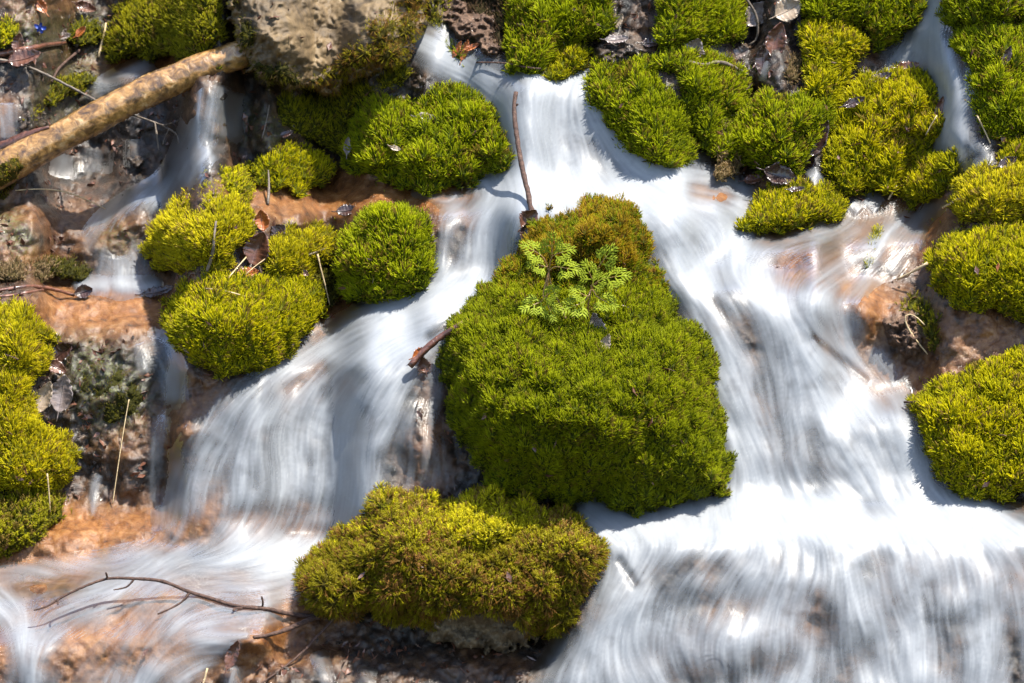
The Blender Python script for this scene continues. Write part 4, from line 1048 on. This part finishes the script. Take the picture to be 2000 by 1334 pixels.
twig('twig', 'small dark twig poking from the large lower right cushion', 'twig', [(1766, 786), (1785, 785), (1800, 784)], .0022, 'bark', (), .01, .012)
twig('twig', 'thin dark twig on the wet rock below the dark moss mat under the boulder', 'twig', [(526, 205), (522, 230), (512, 270)], .0014, 'twig', (), .008, .008)


# ------------------------------------------------------------------ dead leaves
def leaf(label, x, y, ln, rot, mat, wd=.5, curl=.5, cup=.4, tilt=.3, lift=.006, lobes=0.0, seed=0, name='dead_leaf', cat='dead leaf', group='dead leaves caught on the bank'):
    r = np.random.default_rng(seed + int(x))
    L = ln / 1000.0
    a = math.cos(rot) * RGT + math.sin(rot) * (UPV * math.cos(tilt) - FWD * math.sin(tilt) * .4)
    a /= np.linalg.norm(a)
    n0 = -FWD * math.cos(tilt) + UPV * math.sin(tilt)
    n0 = n0 - a * (n0 @ a); n0 /= np.linalg.norm(n0)
    b = np.cross(n0, a)
    nu, nv = 22, 11
    u = np.linspace(0, 1, nu)[:, None]; v = np.linspace(-1, 1, nv)[None]
    w = wd * .5 * np.sin(math.pi * np.clip(u, .015, .985) ** .85) ** .75 * (1 + lobes * np.sin(u * 34 + 1) * .5 + .06 * r.standard_normal((nu, 1)))
    yy = v * w
    zz = cup * np.abs(yy) ** 1.3 * 1.2 + .02 * np.sin(u * 40) * (np.abs(v)) + .018 * r.standard_normal((nu, nv)) * np.abs(v) + .035 * np.sin(u * 9 + seed) * v
    th = curl * (u - .5) * 2
    xx = np.sin(th) / max(abs(curl) * 2, 1e-3) if abs(curl) > 1e-3 else u - .5
    zc = (1 - np.cos(th)) / max(abs(curl) * 2, 1e-3) * np.sign(curl)
    X = xx - np.sin(th) * zz; Z = zc + np.cos(th) * zz
    p = at(x, y, lift)
    V = p + L * (X[..., None] * a + yy[..., None] * b + Z[..., None] * n0)
    low = V - .0008 * n0
    nn_ = nu * nv
    gf = grid_faces(nu, nv)
    ring = np.r_[np.arange(nv), np.arange(1, nu) * nv + nv - 1, (nu - 1) * nv + np.arange(nv - 2, -1, -1), np.arange(nu - 2, 0, -1) * nv]
    r2 = np.roll(ring, -1)
    rim = np.stack([ring, ring + nn_, r2 + nn_, r2], 1)
    root = empty(name, p); tag(root, label, cat, group)
    make_mesh('blade', np.vstack([V.reshape(-1, 3), low.reshape(-1, 3)]), [gf[:, ::-1], gf + nn_, rim], M[mat], root)
    mb = MB()
    mid = V[:, nv // 2]
    st = np.vstack([mid[0] - L * .22 * a + .004 * n0, mid[0] - L * .1 * a, mid + .0006 * n0])
    q_ = tube(st, [.0011, .0012, .0010, .0004], 5); mb.add(*q_)
    mb.build('leaf_stalk', M[mat], root)
    return root


leaf('dark red curled leaf standing up at the end of the forked twig', 165, 570, 42, .3, 'leaf_dark', .7, .8, .6, .2, .016, .1)
leaf('brown wet leaf folded between the lemon cushion and the pale yellow one', 505, 485, 74, 1.25, 'leaf_brown', .75, .5, .7, .3, .022)
leaf('orange-brown leaf tip above the folded brown leaf', 512, 430, 46, 1.7, 'leaf_orange', .7, .7, .6, .2, .016)
leaf('round dark leaf leaning on the tan slab left of centre', 545, 452, 34, .8, 'leaf_dark', .95, .2, .3, .3, .014)
leaf('small orange leaf lying above the flat-topped bright cushion', 485, 533, 44, .1, 'leaf_orange', .5, .4, .4, .5, .012)
leaf('little brown leaf at the right end of the flat-topped cushion', 592, 533, 26, -.4, 'leaf_brown', .6, .5, .5, .4, .010)
leaf('shiny grey-brown leaf curled against the yellow bank at left', 122, 768, 78, 1.4, 'leaf_grey', .62, .5, .7, .1, .022)
leaf('tan withered leaf hanging beside the shiny grey-brown one', 88, 775, 70, 1.2, 'leaf_pale', .45, .6, .9, .1, .02)
leaf('dark leaf wedged at the top of the trickling rock at left', 120, 690, 60, .7, 'leaf_dark', .7, .5, .5, .4, .012)
leaf('reddish leaf above the shiny grey-brown leaf', 110, 718, 46, -.5, 'leaf_brown', .6, .5, .6, .4, .012)
leaf('grey ribbed leaf curled on the mid green cushion', 1356, 96, 52, 1.2, 'leaf_grey', .85, .9, .6, .1, .016, .08)
leaf('pale grey leaf pointing up beside the grey ribbed one', 1442, 106, 50, .5, 'leaf_grey', .55, .5, .5, .3, .012)
leaf('red-brown curled leaf above the small low stream cushion', 1522, 345, 78, -.25, 'leaf_dark', .62, .8, .8, .3, .018, .1)
leaf('reddish wet leaf lying left of the red-brown curled one', 1475, 350, 50, .3, 'leaf_brown', .5, .4, .4, .6, .006)
leaf('brown flake lying on top of the small low stream cushion', 1555, 370, 34, .15, 'leaf_dark', .4, .4, .3, .6, .012)
leaf('dark wet leaf dangling in the gap left of the tall bright cushion', 1598, 272, 90, 1.1, 'leaf_dark', .4, .6, .8, .1, .01)
leaf('dark brown leaf at the bottom of the gap by the tall bright cushion', 1577, 315, 48, .9, 'leaf_dark', .7, .7, .7, .1, .012)
leaf('brown leaf draped on the crown of the tall bright cushion', 1775, 134, 60, .15, 'leaf_brown', .5, .7, .6, .5, .016, .1)
leaf('dark leaf lying flat at the upper left of the tall bright cushion', 1720, 152, 52, .35, 'leaf_dark', .4, .4, .4, .5, .016)
leaf('dark leaf tucked in the left flank of the tall bright cushion', 1668, 200, 50, .4, 'leaf_dark', .4, .5, .5, .2, .014)
leaf('brown leaf edge between the tall bright cushion and the rivulet', 1836, 215, 60, 1.4, 'leaf_brown', .35, .4, .6, .1, .012)
leaf('pale dry leaf at the top edge, right one of the pair under the curved twig', 1540, 20, 66, .5, 'leaf_pale', .8, .5, .5, .2, .02)
leaf('pale dry leaf at the top edge, left one of the pair under the curved twig', 1478, 28, 70, .9, 'leaf_grey', .7, .6, .6, .2, .018)
leaf('wet brown leaf hanging in the dark gap below the pale pair', 1515, 80, 84, 1.3, 'leaf_brown', .55, .6, .7, .1, .014)
leaf('dark leaf at the left of the dark gap below the pale pair', 1490, 118, 70, 1.5, 'leaf_dark', .5, .5, .7, .1, .010)
leaf('wet leaf lying right of the pale wet stones at the top', 1275, 84, 48, .15, 'leaf_dark', .5, .4, .3, .6, .012)
leaf('glossy purple-brown leaf on the bank above the pale wet stones', 1205, 78, 50, .1, 'leaf_grey', .5, .4, .4, .6, .012)
leaf('pale leaf beside the dark green top cushion', 1205, 42, 40, .9, 'leaf_pale', .6, .5, .5, .3, .012)
leaf('dark leaf resting on the lemon cushion at the right edge', 1968, 318, 44, .5, 'leaf_dark', .5, .6, .6, .4, .01)
leaf('dark leaf caught in the large moss bank at the right edge', 1966, 110, 46, 1.2, 'leaf_dark', .4, .4, .6, .2, .008)
leaf('brown leaf under the dark broken stick at top left', 50, 115, 72, .3, 'leaf_brown', .6, .5, .5, .5, .012)
leaf('upright reddish leaf above the dark broken stick at top left', 36, 84, 44, 1.4, 'leaf_brown', .6, .5, .6, .2, .012)
leaf('orange-brown leaf at the top edge near the left corner', 78, 10, 46, 2.2, 'leaf_orange', .5, .6, .6, .2, .014)
leaf('brown curled leaf at the top edge left of the dark cushion', 168, 16, 54, -.3, 'leaf_brown', .5, .8, .7, .3, .014)
leaf('small tan leaf below the thin moss patch in the top left corner', 158, 62, 30, .8, 'leaf_orange', .6, .3, .4, .4, .012)
leaf('grey leaf on the bank left of the thin moss patch', 122, 72, 40, .2, 'leaf_grey', .5, .4, .4, .5, .01)
leaf('pale torn leaf in a hollow of the wide lobed cushion', 832, 232, 44, -.1, 'leaf_grey', .55, .5, .4, .4, .008)
leaf('small pale scrap of leaf on the wide lobed cushion', 772, 290, 24, -.3, 'leaf_pale', .5, .5, .4, .4, .010)
leaf('dark leaf in the seam left of the wide lobed cushion', 679, 285, 38, 1.5, 'leaf_grey', .45, .4, .5, .2, .012)
leaf('brown wet leaf clump at the foot of the dark upright stick', 1034, 428, 50, .9, 'leaf_brown', .8, .8, .7, .2, .014, .1)
leaf('dark leaf lying below the clump at the foot of the upright stick', 1026, 452, 36, 1.3, 'leaf_dark', .6, .6, .6, .2, .012)
leaf('black wet leaf on the tan slab beside the tall green cushion', 678, 412, 44, .2, 'leaf_dark', .6, .5, .4, .5, .01)
leaf('dark torn leaf by the pool edge above the flat-topped cushion', 310, 570, 66, .3, 'leaf_dark', .35, .4, .4, .6, .01, .2)
leaf('brown leaf fragments under the slanting brown stick, upper piece', 822, 690, 36, .6, 'leaf_orange', .6, .6, .6, .3, .012, .2)
leaf('brown leaf fragments under the slanting brown stick, lower piece', 828, 712, 34, 1.8, 'leaf_brown', .7, .6, .6, .3, .010, .2)
leaf('grey withered leaf hanging at the foot of the green herb', 1165, 640, 64, 1.8, 'leaf_grey', .5, .7, .8, .1, .016, .15)
leaf('small withered leaf at the very base of the green herb', 1182, 672, 44, 1.2, 'leaf_pale', .45, .6, .8, .1, .01, .15)
leaf('brown leaf lying in the dark pool under the boulder', 560, 262, 30, .4, 'leaf_dark', .5, .4, .4, .4, .008)
leaf('wet brown leaf standing in the bottom curl of water', 455, 1278, 60, 1.2, 'leaf_brown', .4, .6, .7, .1, .014)
leaf('tiny red leaf scale on the lower right pair cushion', 1949, 520, 14, 1.4, 'leaf_orange', .5, .3, .4, .2, .012)
leaf('pinkish bud scale on the front of the shaggy mossy rock', 838, 1042, 16, 1.5, 'leaf_orange', .45, .3, .4, .2, .016)
leaf('red bud scale on the right shoulder of the shaggy mossy rock', 1080, 1020, 18, .8, 'leaf_orange', .4, .3, .4, .2, .014)
for k, (x, y, rt) in enumerate([(893, 96, 1.1), (908, 98, 1.25), (922, 92, .4)]):
    leaf(['orange wood chip by the upper fall, left one of three', 'orange wood chip by the upper fall, tallest and middle of three', 'orange wood chip by the upper fall, flat right one of three'][k], x, y, [38, 46, 36][k], rt, 'leaf_orange', .35, .3, .5, .2, .012, name='wood_chip', cat='wood chip', group='orange wood chips')

# blue scrap
mbl = empty('blue_flower', at(78, 55, .012)); tag(mbl, 'small bright blue flower among leaves in the top left corner', 'flower')
for k in range(5):
    a_ = k * 1.2566
    c = at(78, 55, .014); ax = math.cos(a_) * RGT + math.sin(a_) * (UPV * .8 - FWD * .5); bx = np.cross(ax, -FWD)
    V = np.array([c, c + .006 * ax + .0045 * bx, c + .013 * ax + .003 * bx - .002 * FWD, c + .013 * ax - .003 * bx - .002 * FWD, c + .006 * ax - .0045 * bx])
    V2 = np.vstack([V, V + .0006 * FWD])
    make_mesh('petal', V2, [np.array([[0, 1, 2], [0, 2, 3], [0, 3, 4], [5, 7, 6], [5, 8, 7], [5, 9, 8]]), np.array([[k_, (k_ + 1) % 5, 5 + (k_ + 1) % 5, 5 + k_] for k_ in range(5)])], M['blue'], mbl)

# ------------------------------------------------------------------ herb growing on the biggest cushion
hb = empty('herb', at(1148, 612, .0)); tag(hb, 'light green herb with feathery divided leaves growing on the biggest cushion', 'herb')
BASE = at(1150, 622, .002)
dH = samp(DTOP, 1150, 622)


def hp(x, y, o): return P(x, y, max(dH + o, float(samp(DTOP, x, y)) + .012))


def stem(pts, r):
    mb = MB(); v, q, t = tube(smooth_line(pts, 2), r, 6, .03); mb.add(v, q, t); mb.build('stem', M['stem'], hb)


nodeA, nodeB = hp(1072, 530, .05), hp(1155, 565, .045)
stem([hp(1105, 622, .004), hp(1092, 590, .03), hp(1076, 560, .045), nodeA], [.0018, .0015, .0011])
stem([BASE, hp(1148, 598, .03), nodeB], [.0023, .0018, .0012])


def herb_leaf(x, y, size, rot, o, node):
    c = hp(x, y, o + .02)
    a = math.cos(rot) * RGT + math.sin(rot) * UPV - FWD * .45
    a /= np.linalg.norm(a)
    n0 = (-FWD * .75 + np.array([0, 0, 1]) * .65); n0 -= a * (n0 @ a); n0 /= np.linalg.norm(n0)
    b = np.cross(n0, a)
    Ls = size / 1000.0 * .95
    V, T = [], []
    def lobe(p, d, l, w, drop):
        s_ = np.cross(n0, d); k = len(V)
        for q in (p - s_ * w * .35, p + d * l * .55 - s_ * w, p + d * l - n0 * drop, p + d * l * .55 + s_ * w, p + s_ * w * .35): V.append(q)
        T.extend([(k, k + 1, k + 3), (k, k + 3, k + 4), (k + 1, k + 2, k + 3)])
    def leaflet(p, d, l):
        s_ = np.cross(n0, d)
        lobe(p, d, l, l * .07, l * .25)
        for f_, m in ((.3, .5), (.52, .52), (.74, .36)):
            for sg in (1, -1):
                dd_ = d * .75 + s_ * sg * .8; dd_ /= np.linalg.norm(dd_)
                lobe(p + d * l * f_ - n0 * l * .08 * f_, dd_, l * m, l * .06, l * .12)
    st0 = c - a * Ls * .5
    leaflet(st0 + a * Ls * .45, a, Ls * .6)
    for f_, m in ((.12, .62), (.42, .5)):
        for sg in (1, -1):
            d = a * .55 + b * sg * .85; d /= np.linalg.norm(d)
            leaflet(st0 + a * Ls * f_, d, Ls * m)
    V = np.array(V)
    V2 = np.vstack([V, V - n0 * .0005]); T = np.array(T)
    lf = make_mesh('leaf', V2, [np.vstack([T, T[:, ::-1] + len(V)])], M['herb'], hb, False)
    mb = MB(); v, q, t = tube(smooth_line([node, (node + st0) / 2 + np.array([0, 0, .004]), st0, st0 + a * Ls * .5], 2), [.0013, .001, .0007], 5); mb.add(v, q, t)
    mb.build('leaf_stalk', M['stem'], hb)


for x, y, sz, rt, o, nd in [(1040, 488, 52, 2.6, .05, nodeA), (1078, 478, 50, 1.6, .06, nodeA), (1100, 492, 50, .3, .055, nodeA), (1050, 518, 44, 3.0, .045, nodeA), (1112, 525, 50, -.2, .05, nodeA),
                            (1040, 596, 54, 3.5, .03, nodeA), (1075, 572, 44, .6, .04, nodeA), (1075, 608, 46, -1.2, .03, nodeA), (1185, 500, 54, .9, .05, nodeB), (1205, 540, 56, .15, .045, nodeB), (1150, 530, 48, 2.0, .05, nodeB),
                            (1185, 590, 50, -.5, .04, nodeB), (1120, 598, 58, 3.5, .045, nodeB), (1132, 572, 44, 2.7, .05, nodeB), (1170, 548, 44, .6, .055, nodeB)]:
    herb_leaf(x, y, sz, rt, o, nd)

# ------------------------------------------------------------------ gravel and leaf litter on the bare banks
rg = np.random.default_rng(91)
ico = np.array([[math.cos(a) * math.cos(e), math.sin(a) * math.cos(e), math.sin(e)] for e in (-.9, 0, .9) for a in np.arange(6) * 1.047 + e] + [[0, 0, 1], [0, 0, -1]])
icf = []
for l in range(2):
    for k in range(6):
        a, b = l * 6 + k, l * 6 + (k + 1) % 6
        icf += [(a, b, b + 6), (a, b + 6, a + 6)]
for k in range(6): icf += [(12 + k, 12 + (k + 1) % 6, 18), ((k + 1) % 6, k, 19)]
icf = np.array(icf)
top_clear = (DTOP - DT) < .004
litter_zone = top_clear * np.clip(1 - DEN * 3, 0, 1) * np.clip(.35 + .8 * CLUMP, 0, 1)
inside = (XX > -60) & (XX < 2060) & (YY > -60) & (YY < 1400)
pz = (litter_zone * inside * np.clip(1 - 1.6 * ORANGE, 0, 1)).ravel(); pz /= pz.sum()
pk = rg.choice(len(pz), 900, p=pz)
mb = MB()
gx_, gy_ = XX.ravel()[pk], YY.ravel()[pk]
gp = P(gx_, gy_, DT.ravel()[pk])
V, F = [], []
for i in range(len(pk)):
    r_ = (.0016 + .005 * rg.random() ** 2.5)
    V.append(gp[i] + ico * rg.uniform(.6, 1.15, (len(ico), 1)) * r_ * rg.uniform(.6, 1.2, 3)); F.append(icf + i * len(ico))
o = make_mesh('gravel', np.concatenate(V), [np.concatenate(F)], M['grey'], None, False, None, None, (0, 0, 0)); tag(o, kind='stuff')
pk = rg.choice(len(pz), 800, p=pz)
V, F = [], []
pm = (((DTOP - DT) > .012) & (DEN < .3) & inside).ravel().astype(float); pm /= pm.sum()
pk2 = rg.choice(len(pm), 260, p=pm)
gp = np.concatenate([P(XX.ravel()[pk], YY.ravel()[pk], DT.ravel()[pk] + .002), P(XX.ravel()[pk2], YY.ravel()[pk2], DTOP.ravel()[pk2] + .003)])
pk = np.r_[pk, pk2]
for i in range(len(pk)):
    a = rg.normal(0, 1, 3); a /= np.linalg.norm(a); b = np.cross(a, rg.normal(0, 1, 3)); b /= np.linalg.norm(b); n0 = np.cross(a, b)
    l_ = rg.uniform(.004, .013); w_ = l_ * rg.uniform(.15, .6)
    q = np.array([-a * l_, b * w_ + n0 * w_ * .3, a * l_, -b * w_ + n0 * w_ * .3])
    V.append(np.vstack([gp[i] + q, gp[i] + q - n0 * .0006])); F.append(np.array([[0, 1, 2, 3], [7, 6, 5, 4], [0, 4, 5, 1], [1, 5, 6, 2], [2, 6, 7, 3], [3, 7, 4, 0]]) + 8 * i)
o = make_mesh('leaf_litter', np.concatenate(V), [np.concatenate(F)], M['leaf_brown'], None, False, None, None, (0, 0, 0)); tag(o, kind='stuff')
